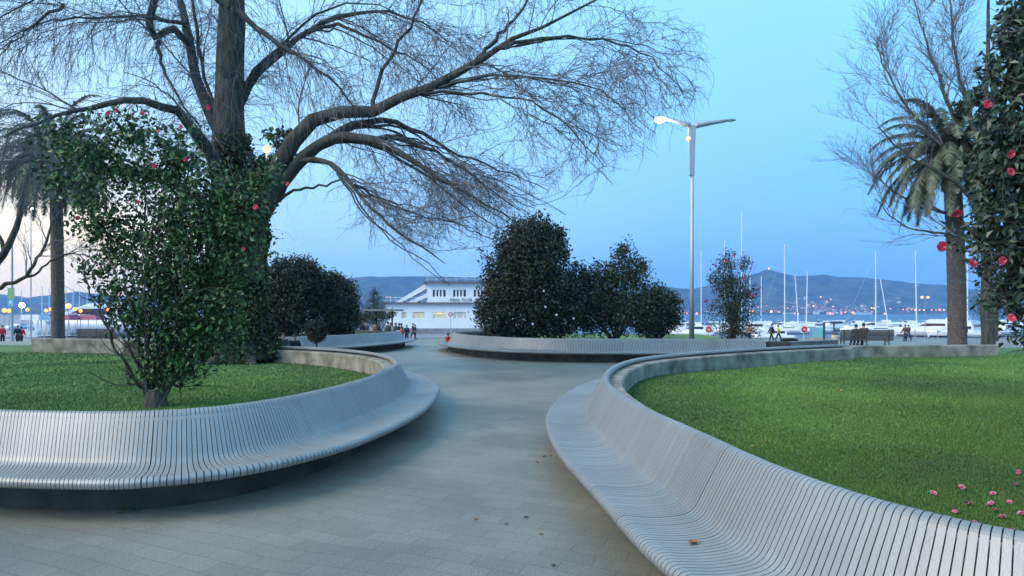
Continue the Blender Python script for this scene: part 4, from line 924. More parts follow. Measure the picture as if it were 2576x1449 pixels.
    if hair == 'hairb': hm.ball((0, HT[1] + .07, HB[2] - .03), .085, 10, 1, .7, 1.3)
    o = hm.build('hair', hair, t, smooth=True); o.data.transform(sc_)
    for an, to in feet:
        o = MB().ball(((an[0] + to[0]) / 2, (an[1] + to[1]) / 2, .05 + (an[2] - .09)), .075, 10, .62, 1.9, .7).build('shoe', 'shoe', t, smooth=True); o.data.transform(sc_)
    return t
def walker(px, Y, **k):
    x = D(px, 0, Y)[0]; return (x, Y, gz(x, Y))
person('walker in a long dark coat beside the person in the yellow jacket', walker(1941, 66.7), R(-80), 'walk', 'dark', 'dark', 1.78, long_coat=True)
person('walker in a bright yellow jacket on the waterfront promenade', walker(1958, 65.9), R(80), 'walk', 'yellow', 'dark', 1.68, ph=1)
person('walker in a grey-brown hooded coat, left one of the close couple', walker(2277, 66.2), R(-75), 'walk', 'brown', 'navy', 1.74, 'hairb')
person('walker in a plum jacket, right one of the close couple', walker(2285.5, 66.9), R(-70), 'walk', 'purple', 'jeans', 1.68, ph=1)
person('standing person in a grey top just right of the palm trunk', walker(2427, 66.5), R(160), 'stand', 'navy', 'dark', 1.70)
person('standing person in a pale top half hidden behind the palm trunk', walker(2419, 67.5), R(20), 'stand', 'cream', 'jeans', 1.64)
person('person in orange and brown behind the airy camellia', walker(1886, 68), R(-70), 'walk', 'orange', 'dark', 1.66, 'hairb')
# two sitting on the long park bench, backs to us
def park_bench(label, px0, px1, Y, rz=0, hgt=.95):
    xa, xb_ = D(px0, 0, Y)[0], D(px1, 0, Y)[0]; L = xb_ - xa; g = gz(0, Y); t = thing('park_bench', label, 'bench', ((xa + xb_) / 2, Y, g))
    for i in range(10):
        if i == 0: mb = MB(); ms = MB()
        mb.box((0, .02 - i * .010 + .02, .31 + i * .067), (L, .03, .056))
        if i < 5: ms.box((0, .09 + i * .095, .44), (L, .085, .03))
    mb.build('backrest', 'wood', t); ms.build('seat', 'wood', t)
    for u in (-.42, 0, .42):
        f = MB(); f.box((u * L, .22, .21), (.05, .42, .04)); f.box((u * L, .03, hgt / 2), (.05, .05, hgt)); f.box((u * L, .44, .21), (.05, .05, .42)); f.build('leg_frame', 'dsteel', t)
    return t
park_bench('long wooden slatted bench with two people sitting, seen from behind', 2113.6, 2248, 38)
for px, top, lab, hh in ((2154, 'dark', 'dark-haired person seated left on the long wooden bench', 1.70), (2173, 'brown', 'person in a brown coat seated right on the long wooden bench', 1.80)):
    person(lab, (D(px, 0, 38.35)[0], 38.30, 0), R(180), 'sit', top, 'dark', hh)
park_bench('dark wooden bench behind the left flowering bush', 193, 290, 40)
# people sitting on the far left curved bench
def seat_pt(line, side, s, u=.55):
    d = np.concatenate([[0], np.cumsum(np.linalg.norm(np.diff(line, axis=0), axis=1))]); n = frame_line(line, side)
    i = int(np.searchsorted(d, s)); p = line[i] + n[i] * u; return (p[0], p[1]), math.atan2(n[i][0], -n[i][1])
dd = np.array([abs((p[0] / p[1] * FP + CX) - 676) + (0 if p[1] < 35 else 500) for p in L2]); j = int(dd.argmin()); s_ = dist(L2[:j + 1])
for ds, top, lab in ((0, 'cream', 'person in a cream top seated nearest the trunk on the far left bench'), (.38, 'green', 'person in an olive coat seated between two others on the bench'), (.8, 'dark', 'person in a dark coat at the right on the far left bench')):
    (x, y), a = seat_pt(L2, 1, s_ + ds); person(lab, (x, y, -.10 if ds < .5 else -.16), a, 'sit', top, 'dark', 1.62, 'hairb' if ds < .5 else 'hair')
# groups by the pergola
for i, (px, Y, pose, top, lab, hh) in enumerate((
    (912, 50, 'stand', 'navy', 'person in a navy jacket at the left end under the pergola roof', 1.6), (922, 50.6, 'stand', 'brown', 'person in a brown coat next to the navy jacket under the pergola', 1.66),
    (944, 51, 'stand', 'orange', 'person in a light orange top under the middle of the pergola', 1.64), (952, 50.4, 'stand', 'dark', 'person in black beside the orange top under the pergola', 1.6),
    (976, 53, 'stand', 'green', 'person in an olive coat near the right pergola post', 1.78), (983, 54, 'stand', 'cream', 'person with a pale collar near the right pergola post', 1.74),
    (995, 56, 'stand', 'green', 'tall person in dark green just right of the pergola', 1.85), (1004, 56.8, 'stand', 'navy', 'tall person in navy beside the one in dark green', 1.85), (1010, 55.6, 'stand', 'dark', 'person in black closest to the path right of the pergola', 1.78),
    (1023, 64.5, 'walk', 'navy', 'walker in navy on the path in front of the clubhouse', 1.72), (1039, 72, 'walk', 'dark', 'walker in dark clothes at the clubhouse plinth', 1.76), (1044, 71.4, 'stand', 'dark', 'person standing beside the walker at the clubhouse plinth', 1.66))):
    person(lab, walker(px, Y), rnd.uniform(0, 6), pose, top, 'dark' if i % 2 else 'jeans', hh, 'hairb' if i % 3 == 0 else 'hair')
# red jacket child figures by the path ends
person('crouching child in a red jacket at the bench tip right of the path', (D(1126, 0, 33.5)[0], 33.5, -.0), R(40), 'sit', 'redc', 'jeans', 1.18)
person('child in red behind the end of the far left bench', (D(1010, 0, 37.5)[0], 37.5, 0), R(-50), 'stand', 'redc', 'dark', 1.15)
person('dark figure on the left waterfront promenade near the banner', walker(44.5, 58), R(30), 'walk', 'dark', 'dark', 1.7)
person('figure in red on the left waterfront promenade near the banner', walker(53.5, 59), R(200), 'walk', 'redc', 'dark', 1.62)
person('figure in red at the left edge of the picture', walker(6, 58), R(60), 'stand', 'redc', 'dark', 1.7)

# info panel, frame, bin, planter box on the promenade
Y = 66; g = gz(0, Y)
a, b_ = D(2042, 824, Y), D(2069, 856, Y)
t = thing('display_case', 'pale turquoise glass display panel on a beige base on the promenade', 'panel', ((a[0] + b_[0]) / 2, Y, g))
cx = (a[0] + b_[0]) / 2; zt = a[2]; zm = D(0, 848, Y)[2]
MB().box((cx, Y, (zt + zm) / 2), (b_[0] - a[0], .08, zt - zm)).build('glass_panel', 'teal', t, world=True)
MB().box((cx + .1, Y, (zm + g) / 2), (b_[0] - a[0] + .5, .3, zm - g - .005)).build('base', 'sand', t, world=True)
MB().box((a[0] - .12, Y, (zt + g) / 2), (.12, .12, zt - g)).build('post', 'lampbody', t, world=True)
t = thing('metal_frame', 'tall dark rectangular metal frame left of the long bench', 'frame', (D(2087, 0, 64)[0], 64, gz(0, 64)))
g = gz(0, 64); xa, xb_ = D(2073, 0, 64)[0], D(2098, 0, 64)[0]; zt = D(0, 812, 64)[2]
MB().box((xa, 64, (g + zt) / 2), (.2, .12, zt - g)).build('upright', 'dsteel', t, world=True)
MB().box((xb_, 64, (g + zt) / 2), (.12, .12, zt - g)).build('upright', 'dsteel', t, world=True)
MB().box(((xa + xb_) / 2, 64, zt + .05), (xb_ - xa + .1, .12, .1)).build('crossbar', 'dsteel', t, world=True)
x = D(2101, 0, 60)[0]; g = gz(0, 60)
t = thing('litter_bin', 'rounded brown litter bin between the metal frame and the long bench', 'litter bin', (x, 60, g))
MB().lathe([(.001, 0), (.3, 0), (.33, .1), (.36, .6), (.35, .85), (.30, .86), (.29, .8), (.001, .8)], (x, 60, g), 16).build('bin_body', 'sand', t, world=True, smooth=True)
MB().lathe([(.36, .86), (.30, 1.0), (.15, 1.08), (.001, 1.1)], (x, 60, g), 16).build('bin_lid', 'brown', t, world=True, smooth=True)
x = D(2053 - 0, 0, 40)[0]
# low dark ground light box + grey wall by the far bench end
xa, xb_ = D(1926, 0, 26.5)[0], D(2120, 0, 27.5)[0]
t = thing('low_wall', 'low grey wall running on from the end of the far slatted bench', 'wall', ((xa + xb_) / 2, 27, 0))
MB().prism([(xa, 25.35), (xb_, 27.9), (xb_, 28.2), (xa, 25.65)], -.02, .70).build('wall_face', 'concrete', t, world=True)
MB().prism([(xa, 25.3), (xb_, 27.85), (xb_, 28.25), (xa, 25.7)], .70, .76).build('coping', 'grey', t, world=True)
x = D(1978, 0, 26.9)[0]
t = thing('folded_bag', 'dark flat bundle lying on the low grey wall', 'bag', (x, 26.75, .76)); MB().ball((x, 26.6, .80), .16, 12, 2.4, 1, .5).build('bundle', 'dark', t, world=True, smooth=True)
MB().tube([(x - .2, 26.45, .82), (x, 26.42, .86), (x + .2, 26.45, .82)], .02, 6).build('strap', 'brown', t, world=True)

# ------------------------------------------------------------------ boats
WZ = -2.5
def hull_mb(L, B, F, sheer=.25, dr=.35, transom=.8):
    K = 14; k = 9; rows = []
    for i in range(K):
        u = i / (K - 1); w = B / 2 * (transom + (1 - transom) * math.sin(min(1, u / .45) * math.pi / 2)) * (1 - max(0, (u - .45) / .55) ** 2.2 * .985)
        z1 = F * (1 + sheer * u ** 2); x = u * L + (.0)
        row = []
        for j in range(k):
            a = j / (k - 1); s = a * 2 - 1; zz = -dr + (z1 + dr) * abs(s) ** 1.6; ww = w * math.sin(min(1, abs(s) * 1.25) * math.pi / 2) * (1 if s > 0 else -1)
            row.append((x + (z1 * .30 * abs(s) * max(0, u - .6) * 2.5), ww * (.82 + .18 * abs(s)), zz))
        rows.append(row)
    V = [p for r in rows for p in r]; F_ = [(i * k + j, (i + 1) * k + j, (i + 1) * k + j + 1, i * k + j + 1) for i in range(K - 1) for j in range(k - 1)]
    F_.append(tuple(range(k))); F_ += [(i * k, i * k + k - 1, (i + 1) * k + k - 1, (i + 1) * k) for i in range(K - 1)]
    mb = MB(); mb.add([(x - L / 2, y, z) for x, y, z in V], F_); return mb
def boat_at(px, Y): return (D(px, 0, Y)[0], Y, WZ)
def sailboat(label, px, Y, top_py, L=11, rz=0, lean=0, group=None, cover='boatw', m='mast', mr=.14):
    loc = boat_at(px, Y); H = D(0, top_py, Y)[2] - WZ; t = thing('sailboat', label, 'sailboat', loc, group, rz)
    F = 1.1; hull_mb(L, L * .3, F, .3, .4).build('hull', 'boatw', t, smooth=True)
    hb = MB().slab([(-L * .22, F), (-L * .2, F + .5), (L * .12, F + .45), (L * .24, F + .02)], 1, -L * .09, L * .09).build('cabin', 'boatw', t)
    for s in (-1, 1): MB().box((-L * .04, s * (L * .09 + .006), F + .26), (L * .2, .012, .14)).build('cabin_window', 'glassd', hb)
    MB().tube([(0, 0, F), (lean, 0, H)], [mr, mr * .6], 8).build('mast', m, t)
    MB().tube([(0, 0, F + 1.1), (-L * .38, 0, F + 1.2)], .16, 8).build('boom', cover, t)
    MB().tube([(-L * .48, 0, F), (lean, 0, H - .1)], .014, 4).build('backstay', 'wire', t)
    MB().tube([(L * .49, 0, F + .2), (lean, 0, H - .6)], .018, 4).build('forestay', 'wire', t)
    MB().tube([(0, -.9, F + (H - F) * .55), (0, .9, F + (H - F) * .55)], .03, 4).build('spreader', m, t)
    return t
def motorboat(label, px, Y, L=10, rz=0, fly=True, group=None, glass='glassd', hull='boatw'):
    t = thing('motorboat', label, 'motorboat', boat_at(px, Y), group, rz); F = L * .13
    hh_ = hull_mb(L, L * .32, F, .35, .4, .85).build('hull', hull, t, smooth=True)
    hull_mb(L * 1.004, L * .325, .16, 1.5, .3, .85).build('waterline_stripe', 'navy', hh_)
    MB().tube([(-L * .48, -L * .135, F + .02), (0, -L * .155, F + .06), (L * .35, -L * .09, F + .2), (L * .49, 0, F + .38), (L * .35, L * .09, F + .2), (0, L * .155, F + .06)], .05, 5).build('rub_rail', 'boatg', t)
    w = L * .115; h = L * .13
    c = MB().slab([(-L * .3, F), (-L * .3, F + h), (L * .06, F + h), (L * .24, F + h * .45), (L * .38, F + .02)], 1, -w, w).build('cabin', 'boatw', t)
    for s in (-1, 1): MB().slab([(-L * .25, F + h * .45), (-L * .25, F + h * .85), (L * .05, F + h * .85), (L * .15, F + h * .5)], 1, s * (w + .008) - .008, s * (w + .008) + .008).build('side_window', glass, c)
    if fly:
        f = MB().slab([(-L * .28, F + h + .005), (-L * .3, F + h + .55), (-L * .02, F + h + .6), (L * .06, F + h + .02)], 1, -w * .85, w * .85).build('flybridge', 'boatw', t)
        MB().tube([(-L * .26, -w * .7, F + h + .5), (-L * .32, -w * .6, F + h + 1.3), (-L * .32, w * .6, F + h + 1.3), (-L * .26, w * .7, F + h + .5)], .07, 6).build('radar_arch', 'boatw', t)
    mb = MB(); rr = [(L * .05, -L * .15), (L * .25, -L * .125), (L * .4, -L * .07), (L * .47, 0), (L * .4, L * .07), (L * .25, L * .125), (L * .05, L * .15)]
    mb.tube([(x, y, F * 1.35 + .55) for x, y in rr], .022, 5)
    for x, y in rr: mb.tube([(x, y, F), (x, y, F * 1.35 + .55)], .018, 4)
    mb.build('bow_rail', 'mast', t)
    return t
motorboat('large white motor yacht with brown windscreen beside the close couple', 2335, 122, 10.5, R(150), glass='glassb')
motorboat('white motor yacht with flybridge just left of the palm trunk', 2358, 150, 9.5, R(165))
motorboat('low white cruiser whose bow reaches under the palm trunk', 2404, 118, 8.5, R(160), fly=False)
motorboat('white cabin cruiser seen between the palm and the bare tree trunk', 2450, 124, 9.5, R(28))
motorboat('white motor yacht behind the sitting couple', 2192, 138, 10, R(165), fly=False)
motorboat('white motorboat behind the tall metal frame', 2104, 160, 10, R(14), fly=False)
motorboat('small white cruiser behind the yellow jacket walker', 1945, 104, 6.5, R(170), fly=False)
motorboat('white boat half hidden left of the airy camellia', 1742, 120, 8, R(160), fly=False)
motorboat('small white boat behind the airy camellia', 1890, 135, 9, R(160), fly=False)
motorboat('small open boat moored at the right edge', 2540, 124, 9, R(20), fly=False)
motorboat('second small boat behind at the right edge', 2520, 150, 9, R(170), fly=True)
motorboat('low white cruiser moored beyond the yellow jacket walker', 2000, 160, 9.5, R(175), fly=False)
motorboat('low pale boat just left of the street lamp post', 1700, 158, 8, R(170), fly=False, hull='boatg')
for lab, px, Y, tp, L, rz, lean in (
    ('sailboat with tallest mast rising behind the airy camellia', 1866, 140, 531, 13, 12, 0), ('sailboat with mast immediately right of the tall lamp post', 1764, 150, 632, 11, 0, 0),
    ('sailboat with short mast seen through the top of the airy camellia', 1823, 160, 604, 11, 8, 0), ('sailboat with mast just right of the tallest one', 1887, 150, 640, 10, 170, 0),
    ('sailboat with lone mast in front of the hill peak', 1915, 170, 695, 10, 10, 0), ('sailboat with slim mast and dark backstay left of the paired masts', 1974, 138, 614, 12, 175, 0),
    ('sailboat with bright mast, left one of the pair over the bay', 2009, 150, 690, 12, 5, -.9), ('sailboat with thin mast, right one of the pair over the bay', 2028, 140, 683, 11, 185, -.3),
    ('sailboat with thick white mast behind the sitting couple', 2203, 132, 632, 13, 170, 0), ('sailboat with leaning mast right of the thick white one', 2236, 150, 702, 9, 175, 1.9),
    ('sailboat with mast and slack line behind the motor yacht', 2306, 142, 630, 12, 3, -.3), ('sailboat with mast between the palm and bare tree trunks', 2434, 136, 615, 12, 178, 0),
    ('sailboat with leaning mast close to the bare tree trunk', 2478, 160, 735, 10, 4, -1.5)):
    sailboat(lab, px, Y, tp, L, R(rz), lean)
for i, (px, tp) in enumerate(((54, 730), (106, 720), (124, 722), (166, 722), (184, 724), (200, 728), (219, 735), (241, 730), (259, 738))):
    sailboat('small sailboat in the left marina behind the railing', px, 175 + 6 * i, tp, 9, R(90 + 7 * i), 0, 'small sailboats in the left marina')
motorboat('large white yacht with long dark window band right of the left palm', 240, 120, 22, R(178))
Y = 112
for i, (px, w, m) in enumerate(((100, 30, 'tentw'), (125, 34, 'tent'), (168, 44, 'tent'), (232, 50, 'tent'), (78, 26, 'tentw'))):
    x = D(px, 0, Y)[0]; W = w / FP * Y; lab = ('small white market tent left of the palm trunk', 'red market tent touching the palm trunk', 'red market tent right of the palm trunk', 'wide red market tent above the left wooden bench', 'leftmost pale market tent near the banner')[i]
    yy = 80 + 2 * i; x = D(px, 0, yy)[0]; W = w / FP * yy
    t = thing('market_tent', lab, 'tent', (x, yy, -.985))
    MB().box((x, yy, 1.4), (W, 2.4, .7), taper=.75).build('canopy', m, t, world=True)
    for sx in (-1, 1):
        for sy in (-1, 1): MB().box((x + sx * (W / 2 - .08), yy + sy * 1.1, .03), (.07, .07, 2.0)).build('tent_post', 'mast', t, world=True)
    MB().box((x, yy - .9, -.6), (W * .8, .6, .75)).build('counter', 'boatg' if i % 2 else 'tentw', t, world=True)

# a row of small boats along the pontoon
m0 = motorboat('small white boat moored stern-on along the floating pontoon', 1700, 176, 7.5, R(60), fly=False, group='small boats along the pontoon')
def copy_tree(o, par=None):
    c = o.copy(); col.objects.link(c); c.parent = par
    for ch in list(o.children): copy_tree(ch, c)
    return c
for i, px in enumerate((1755, 1812, 1935, 1990, 2045, 2110, 2150, 2235, 2280, 2340, 2420, 2475, 2520, 2560)):
    c = copy_tree(m0); c.location = boat_at(px + rnd.uniform(-8, 8), 178 + rnd.uniform(-2, 5)); c.rotation_euler = (0, 0, R(rnd.choice((60, 75, 110, 125, 20, 160)))); s = rnd.uniform(.85, 1.35); c.scale = (s, s, s)
# piers, mooring posts and life rings
for lab, p0, p1, Y in (('long floating pontoon behind the first row of yachts', 1600, 2700, 170), ('second floating pontoon farther out in the marina', 1560, 2660, 250)):
    xa, xb_ = D(p0, 0, Y)[0], D(p1, 0, Y)[0]; t = thing('pontoon', lab, 'pontoon', ((xa + xb_) / 2, Y, WZ)); MB().box(((xa + xb_) / 2, Y, WZ + .3), (xb_ - xa, 2.2, .6)).build('deck', 'grey', t, world=True); MB().box(((xa + xb_) / 2, Y - 1.12, WZ + .35), (xb_ - xa, .04, .3)).build('fender_board', 'wood', t, world=True)
for i, (px, Y) in enumerate(((2053, 168), (2122, 168), (2257, 168), (2395, 168), (1955, 168), (1836, 168), (2520, 168), (1720, 168))):
    x = D(px, 0, Y)[0]; t = thing('mooring_post', 'dark mooring post with a pale cap standing by the pontoon', 'post', (x, Y, WZ), 'mooring posts along the pontoon')
    MB().tube([(x, Y - 1.4, WZ - .5), (x, Y - 1.4, WZ + 2.6)], .26, 8).build('shaft', 'dsteel', t, world=True); MB().ball((x, Y - 1.4, WZ + 2.6), .28, 8).build('cap', 'boatg', t, world=True)
for lab, px, Y in (('red and white life ring on a post left of the turquoise panel', 2022, 69), ('red life ring on a post left of the airy camellia', 1782, 69)):
    x = D(px, 0, Y)[0]; g = gz(0, Y); t = thing('life_ring_stand', lab, 'life ring', (x, Y, g)); MB().box((x, Y, g + .55), (.1, .08, 1.1)).build('post', 'boatg', t, world=True)
    a = np.linspace(0, 6.283, 25); MB().tube(np.stack([x + .24 * np.cos(a), 0 * a + Y - .12, g + 1.2 + .24 * np.sin(a)], 1), .08, 8, cap=False).build('ring', 'redp', t, world=True, smooth=True)
    MB().box((x, Y - .03, g + 1.2), (.7, .06, .8)).build('backing_board', 'boatw', t, world=True)
# ------------------------------------------------------------------ the town over the water
lights = [(1903, 773), (1890, 783), (1925, 770), (1936, 784), (1955, 785), (1968.7, 789), (1977, 776), (1995, 790), (2003, 790), (2027, 772), (2041, 773), (2075, 767), (2091, 775), (2075.5, 789.5), (2083, 790), (2090, 790), (2111, 789.6), (2121, 786), (2140, 787), (2155, 787), (2167.5, 775.5), (2186.6, 775.5), (2193, 776), (2187, 784.6), (2234, 777), (2219, 790),
 (2265, 778.6), (2275, 779), (2287, 779), (2297.5, 779.5), (2306.6, 780), (2317.4, 780), (2337, 780), (2348, 780), (2357, 779.5), (2367, 780), (2378, 780.4), (2523, 791), (2531, 791), (2573, 793), (1563, 776), (1579, 781), (1584.5, 775), (1621, 770.5), (1633, 770.5), (1691, 787), (1697, 788), (1707, 789), (1718, 785.5), (1725, 788), (1735, 786), (1749.5, 789), (1841, 785), (1851, 785), (2170, 770), (2060, 760), (2085, 763),
 (975, 757), (983, 757), (1062, 756), (1068, 756)]
bright = {(1890, 783), (1936, 784), (2140, 787), (2155, 787), (2297.5, 779.5), (2357, 779.5), (1749.5, 789), (2083, 790), (1707, 789)}
for px, py in lights:
    Y = 2940 + max(0, (789 - py)) * 14; c = D(px, py, Y); r = 5.2 if (px, py) in bright else 2.9
    g = hill_z(c[0], Y); z = max(c[2], g + 3.5)
    t = thing('shore_lamp', 'bright orange light on the far shore' if r > 4 else 'small orange light on the far shore', 'lamp', (c[0], Y - 20, g), 'bright lights on the far shore' if r > 4 else 'small lights on the far shore')
    MB().tube([(c[0], Y - 20, g), (c[0], Y - 20, z)], .5, 5).build('pole', 'wire', t, world=True)
    MB().ball((c[0], Y - 20, z), r, 10).build('lamp_globe', 'g_orange' if rnd.random() < .75 else 'g_pale', t, world=True, smooth=True)
hv = []
for wall_m, roof_m in (('far', 'rooft'), ('tentw', 'rooft')):
    w_, r_ = MB(), MB(); w_.box((0, 0, 4), (13, 10, 8)); r_.slab([(-7, 8.01), (7, 8.01), (0, 12)], 1, -5.5, 5.5)
    t = thing('far_house', 'tiny pale house with a tiled roof in the town across the bay', 'house', (0, 0, 0), 'houses in the town across the bay')
    hv.append((t, w_.build('wall', wall_m, t), r_.build('roof', roof_m, t)))
cnt = 0
for i in range(150):
    px = rnd.choice((rnd.gauss(2090, 60), rnd.gauss(1960, 60), rnd.uniform(1560, 2300), rnd.gauss(2080, 30), rnd.uniform(960, 1075) if rnd.random() < .3 else rnd.gauss(2100, 70)))
    py = 788 - abs(rnd.gauss(0, 8)); Y = 2975 + (789 - py) * 17; x = D(px, 0, Y)[0]; z = hill_z(x, Y) - 1.5; v = hv[i % 2]
    if i < 2: rt = v[0]
    else:
        rt = v[0].copy(); col.objects.link(rt)
        for o in v[1:]: c = o.copy(); col.objects.link(c); c.parent = rt
    rt.location = (x, Y, z); rt.rotation_euler = (0, 0, rnd.uniform(-.6, .6)); s = rnd.uniform(.7, 1.5); rt.scale = (s, s, s)
# white wharf buildings
for lab, p0, p1, pt in (('long white shed on the far shore beside the bright lights', 2150, 2190, 785.5), ('white ferry terminal building across the bay', 1970, 1996, 787), ('pale apartment block on the far shore', 2048, 2060, 783)):
    xa, xb_ = D(p0, 0, 2938)[0], D(p1, 0, 2938)[0]; t = thing('shore_building', lab, 'building', ((xa + xb_) / 2, 2938, -2.5)); zt = D(0, pt, 2938)[2]
    MB().box(((xa + xb_) / 2, 2938, (zt - 2.5) / 2), (xb_ - xa, 16, zt + 2.5)).build('wall', 'white', t, world=True)
    MB().box(((xa + xb_) / 2, 2938, zt + .6), (xb_ - xa + 2, 18, 1)).build('roof', 'grey', t, world=True)
# chapel with a light on the peak
c = D(1928, 677.5, 3880)
t = thing('hilltop_building', 'small lit building on the highest peak across the bay', 'building', (c[0], 3850, c[2] - 8)); MB().box((c[0], 3850, c[2] - 3), (22, 10, 10)).build('wall', 'far', t, world=True); MB().ball((c[0], 3842, c[2] + 3), 4.5, 8).build('floodlight', 'g_pale', t, world=True)

# ------------------------------------------------------------------ fallen petals and leaves
for i, (px, py) in enumerate(((2399, 1280), (2402, 1284), (2434, 1263), (2440, 1267), (2498, 1241), (2489, 1268), (2493, 1264), (2348, 1238), (2561, 1190), (2558, 1222), (2562, 1195), (2468, 1327), (2546, 1330), (2568, 1290), (2505, 1282), (2521, 1298), (2452, 1310), (2540, 1262), (2117, 988), (2420, 1225))):
    p = P(px, py, .47); p = (p[0], p[1], float(hR(np.array(p[0]), np.array(p[1]))) + .03)
    mb = blossom(None, p, .020 + .010 * rnd.random()); o = mb.build('fallen_blossom', 'pinkp', base=p); o.rotation_euler = (rnd.uniform(-.5, .5), rnd.uniform(-.5, .5), rnd.uniform(0, 6))
    tag(o, 'pink camellia blossom fallen on the near right grass', 'blossom', 'blossoms fallen on the right lawn')
def leafobj(p, s, m, lab, grp=None, name='fallen_leaf'):
    a = rnd.uniform(0, 6); v = []
    for u, w in ((0, 0), (.25, .3), (.55, .36), (.8, .2), (1, 0), (.8, -.2), (.55, -.36), (.25, -.3)):
        x, y = (u - .5) * s, w * s; v.append((x * math.cos(a) - y * math.sin(a), x * math.sin(a) + y * math.cos(a), .004 + abs(w) * s * .35 * rnd.uniform(.5, 1)))
    o = MB().add(v + [(0, 0, .001)], [(i, (i + 1) % 8, 8) for i in range(8)]).build(name, m, base=p); tag(o, lab, 'leaf', grp)
leafobj((*P(1746, 1366, .40)[:2], .408), .09, 'deadleaf', 'curled orange-brown leaf lying on the seat of the near right bench')
leafobj((*P(1742, 1369, .40)[:2], .412), .07, 'deadleaf', 'second orange-brown leaf touching the curled one on the near right bench')
for i in range(26):
    px, py = rnd.choice(((rnd.uniform(1265, 1460), rnd.uniform(928, 968)), (rnd.uniform(1150, 1420), rnd.uniform(1000, 1440)), (rnd.uniform(1300, 1500), rnd.uniform(925, 975))))
    p = P(px, py, 0); leafobj((p[0], p[1], .003), rnd.uniform(.03, .065), 'deadleaf' if i % 3 else 'brown', 'small dead leaf scattered on the paved path', 'dead leaves on the paving')
for i in range(26):
    px, py = rnd.uniform(1700, 2350), rnd.uniform(1010, 1280)
    p = P(px, py, .45)
    if inside(np.asarray(polyR), np.array([p[0]]), np.array([p[1]]))[0]: leafobj((p[0], p[1], float(hR(np.array(p[0]), np.array(p[1]))) + .035), rnd.uniform(.04, .07), 'deadleaf' if i % 2 else 'brown', 'small dead leaf lying on the near right lawn', 'dead leaves on the right lawn')
# weeds at the foot of the left wall
wd = []
for px, py in ((375, 1285), (265, 1290), (120, 1282), (460, 1275), (300, 1300)):
    p = np.array(P(px, py, 0)); wd.append(p + rng.normal(size=(40, 3)) * [.06, .04, .02] + [0, .15, .03])
tag(leafcloud(np.concatenate(wd), .05, droop=-.8, aspect=.25).build('weeds', 'leafc'), 'small green weeds sprouting in front of the near left bench', 'weeds', kind='stuff')

# ------------------------------------------------------------------ air
HAZE = True
if HAZE:
    mb = MB(); mb.prism([(-3800, -60), (3800, -60), (3800, 4300), (-3800, 4300)], -5, 330)
    m = bpy.data.materials.new('haze_air'); m.use_nodes = True; nt = m.node_tree; nt.nodes.clear()
    o_ = nt.nodes.new('ShaderNodeOutputMaterial'); v_ = nt.nodes.new('ShaderNodeVolumePrincipled')
    v_.inputs['Color'].default_value = (.22, .50, 1, 1); v_.inputs['Density'].default_value = .00019; v_.inputs['Anisotropy'].default_value = 0
    nt.links.new(v_.outputs[0], o_.inputs['Volume']); tag(mb.build('haze', m), kind='stuff', label='thin blue evening haze over the bay', cat='haze')

# ------------------------------------------------------------------ world, sun, camera
SUN_AZ, SUN_EL = R(-118), R(38)      # azimuth from +Y, clockwise positive
w = bpy.data.worlds.new('World'); sc.world = w; w.use_nodes = True; nt = w.node_tree; N, L = nt.nodes, nt.links
bg = N['Background']; sky = N.new('ShaderNodeTexSky'); sky.sky_type = 'NISHITA'; sky.sun_disc = False
sky.sun_elevation = R(6); sky.sun_rotation = SUN_AZ; sky.air_density = 1.2; sky.dust_density = .6; sky.ozone_density = 4
tc = N.new('ShaderNodeTexCoord'); sp = N.new('ShaderNodeSeparateXYZ'); L.new(tc.outputs['Generated'], sp.inputs[0])
rp = N.new('ShaderNodeValToRGB'); cr = rp.color_ramp; L.new(sp.outputs['Z'], rp.inputs[0])
cr.elements[0].position = 0; cr.elements[0].color = (.14, .34, .72, 1); cr.elements[1].position = 1; cr.elements[1].color = (.26, .56, .9, 1)
for p_, c_ in ((.05, (.12, .37, .82)), (.14, (.15, .44, .86)), (.30, (.19, .52, .88)), (.55, (.25, .58, .88))):
    e = cr.elements.new(p_); e.color = (*c_, 1)
# sunset side
dp = N.new('ShaderNodeVectorMath'); dp.operation = 'DOT_PRODUCT'; L.new(tc.outputs['Generated'], dp.inputs[0]); dp.inputs[1].default_value = (-.707, .707, .0)
mr = N.new('ShaderNodeMapRange'); mr.interpolation_type = 'SMOOTHSTEP'; mr.inputs['From Min'].default_value = .885; mr.inputs['From Max'].default_value = .99; L.new(dp.outputs['Value'], mr.inputs[0])
r2 = N.new('ShaderNodeValToRGB'); L.new(sp.outputs['Z'], r2.inputs[0]); c2 = r2.color_ramp
c2.elements[0].position = 0; c2.elements[0].color = (1.2, .95, .66, 1); c2.elements[1].position = 1; c2.elements[1].color = (.3, .6, .95, 1)
for p_, c_ in ((.045, (1.45, 1.14, .60)), (.10, (1.35, 1.1, .58)), (.17, (.90, .86, .68)), (.24, (.55, .72, .84)), (.4, (.44, .74, .98))):
    e = c2.elements.new(p_); e.color = (*c_, 1)
mx = N.new('ShaderNodeMix'); mx.data_type = 'RGBA'; L.new(mr.outputs[0], mx.inputs[0])
mq = N.new('ShaderNodeMapRange'); mq.interpolation_type = 'SMOOTHSTEP'; mq.inputs['From Min'].default_value = .35; mq.inputs['From Max'].default_value = .97; mq.inputs['To Max'].default_value = .75; L.new(dp.outputs['Value'], mq.inputs[0])
mz = N.new('ShaderNodeMix'); mz.data_type = 'RGBA'; L.new(mq.outputs[0], mz.inputs[0]); L.new(rp.outputs[0], mz.inputs[6]); mz.inputs[7].default_value = (.41, .68, .90, 1); L.new(mz.outputs[2], mx.inputs[6]); L.new(r2.outputs[0], mx.inputs[7])
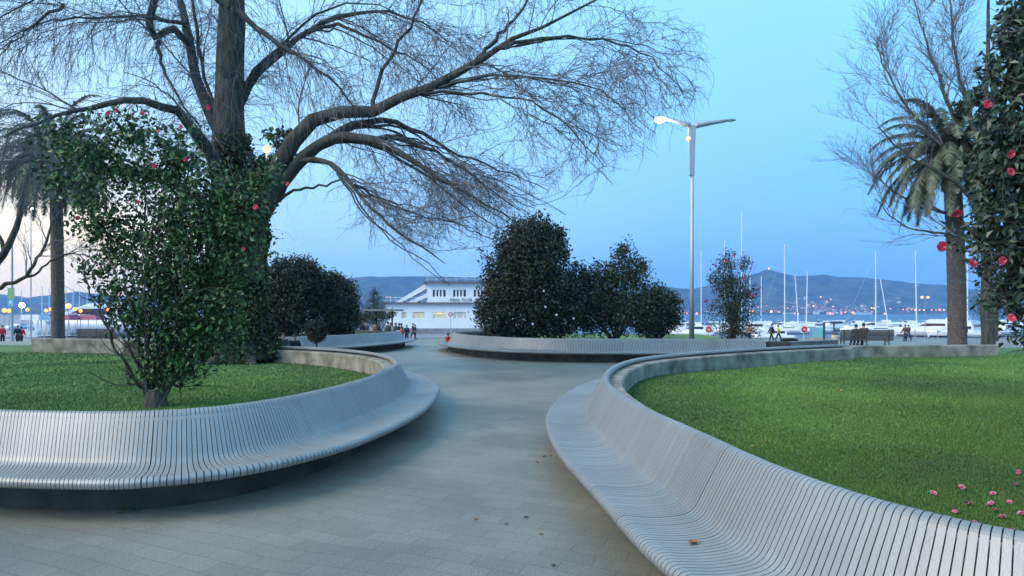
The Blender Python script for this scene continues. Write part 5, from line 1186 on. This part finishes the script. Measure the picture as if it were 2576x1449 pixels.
# faint cloud veil
nz_ = N.new('ShaderNodeTexNoise'); nz_.inputs['Scale'].default_value = 2.2; nz_.inputs['Detail'].default_value = 5; mpp = N.new('ShaderNodeMapping'); mpp.inputs['Scale'].default_value = (1, 1, 3.5)
L.new(tc.outputs['Generated'], mpp.inputs[0]); L.new(mpp.outputs[0], nz_.inputs[0])
m3 = N.new('ShaderNodeMapRange'); m3.inputs['From Min'].default_value = .35; m3.inputs['From Max'].default_value = .75; m3.inputs['To Max'].default_value = .42; L.new(nz_.outputs[0], m3.inputs[0])
m4 = N.new('ShaderNodeMix'); m4.data_type = 'RGBA'; L.new(m3.outputs[0], m4.inputs[0]); L.new(mx.outputs[2], m4.inputs[6]); m4.inputs[7].default_value = (.27, .46, .80, 1)
sk = N.new('ShaderNodeMix'); sk.data_type = 'RGBA'; sk.blend_type = 'ADD'; sk.inputs[0].default_value = .012; L.new(m4.outputs[2], sk.inputs[6]); L.new(sky.outputs[0], sk.inputs[7])
L.new(sk.outputs[2], bg.inputs[0]); bg.inputs[1].default_value = 1.0
sl = bpy.data.lights.new('sun', 'SUN'); sl.energy = 1.9; sl.angle = R(35); sl.color = (1, .88, .72)
so = bpy.data.objects.new('sun', sl); col.objects.link(so)
sd = Vector((math.sin(SUN_AZ) * math.cos(SUN_EL), math.cos(SUN_AZ) * math.cos(SUN_EL), math.sin(SUN_EL))); so.rotation_euler = sd.to_track_quat('Z', 'Y').to_euler()
cd = bpy.data.cameras.new('camera'); cd.sensor_width = 36; cd.lens = 36 * FP / 2576; cd.shift_y = (HY - 724.5) / 2576; cd.clip_start = .05; cd.clip_end = 12000
co = bpy.data.objects.new('camera', cd); co.location = (0, 0, EYE); co.rotation_euler = (R(90), 0, 0); col.objects.link(co); sc.camera = co
sc.view_settings.view_transform = 'Standard'; sc.view_settings.look = 'None'; sc.view_settings.exposure = .75; sc.view_settings.gamma = 1
cy = sc.cycles; cy.use_denoising = True; cy.max_bounces = 5; cy.diffuse_bounces = 3; cy.glossy_bounces = 3; cy.volume_bounces = 0; cy.transparent_max_bounces = 4; cy.use_adaptive_sampling = True; cy.adaptive_threshold = .02
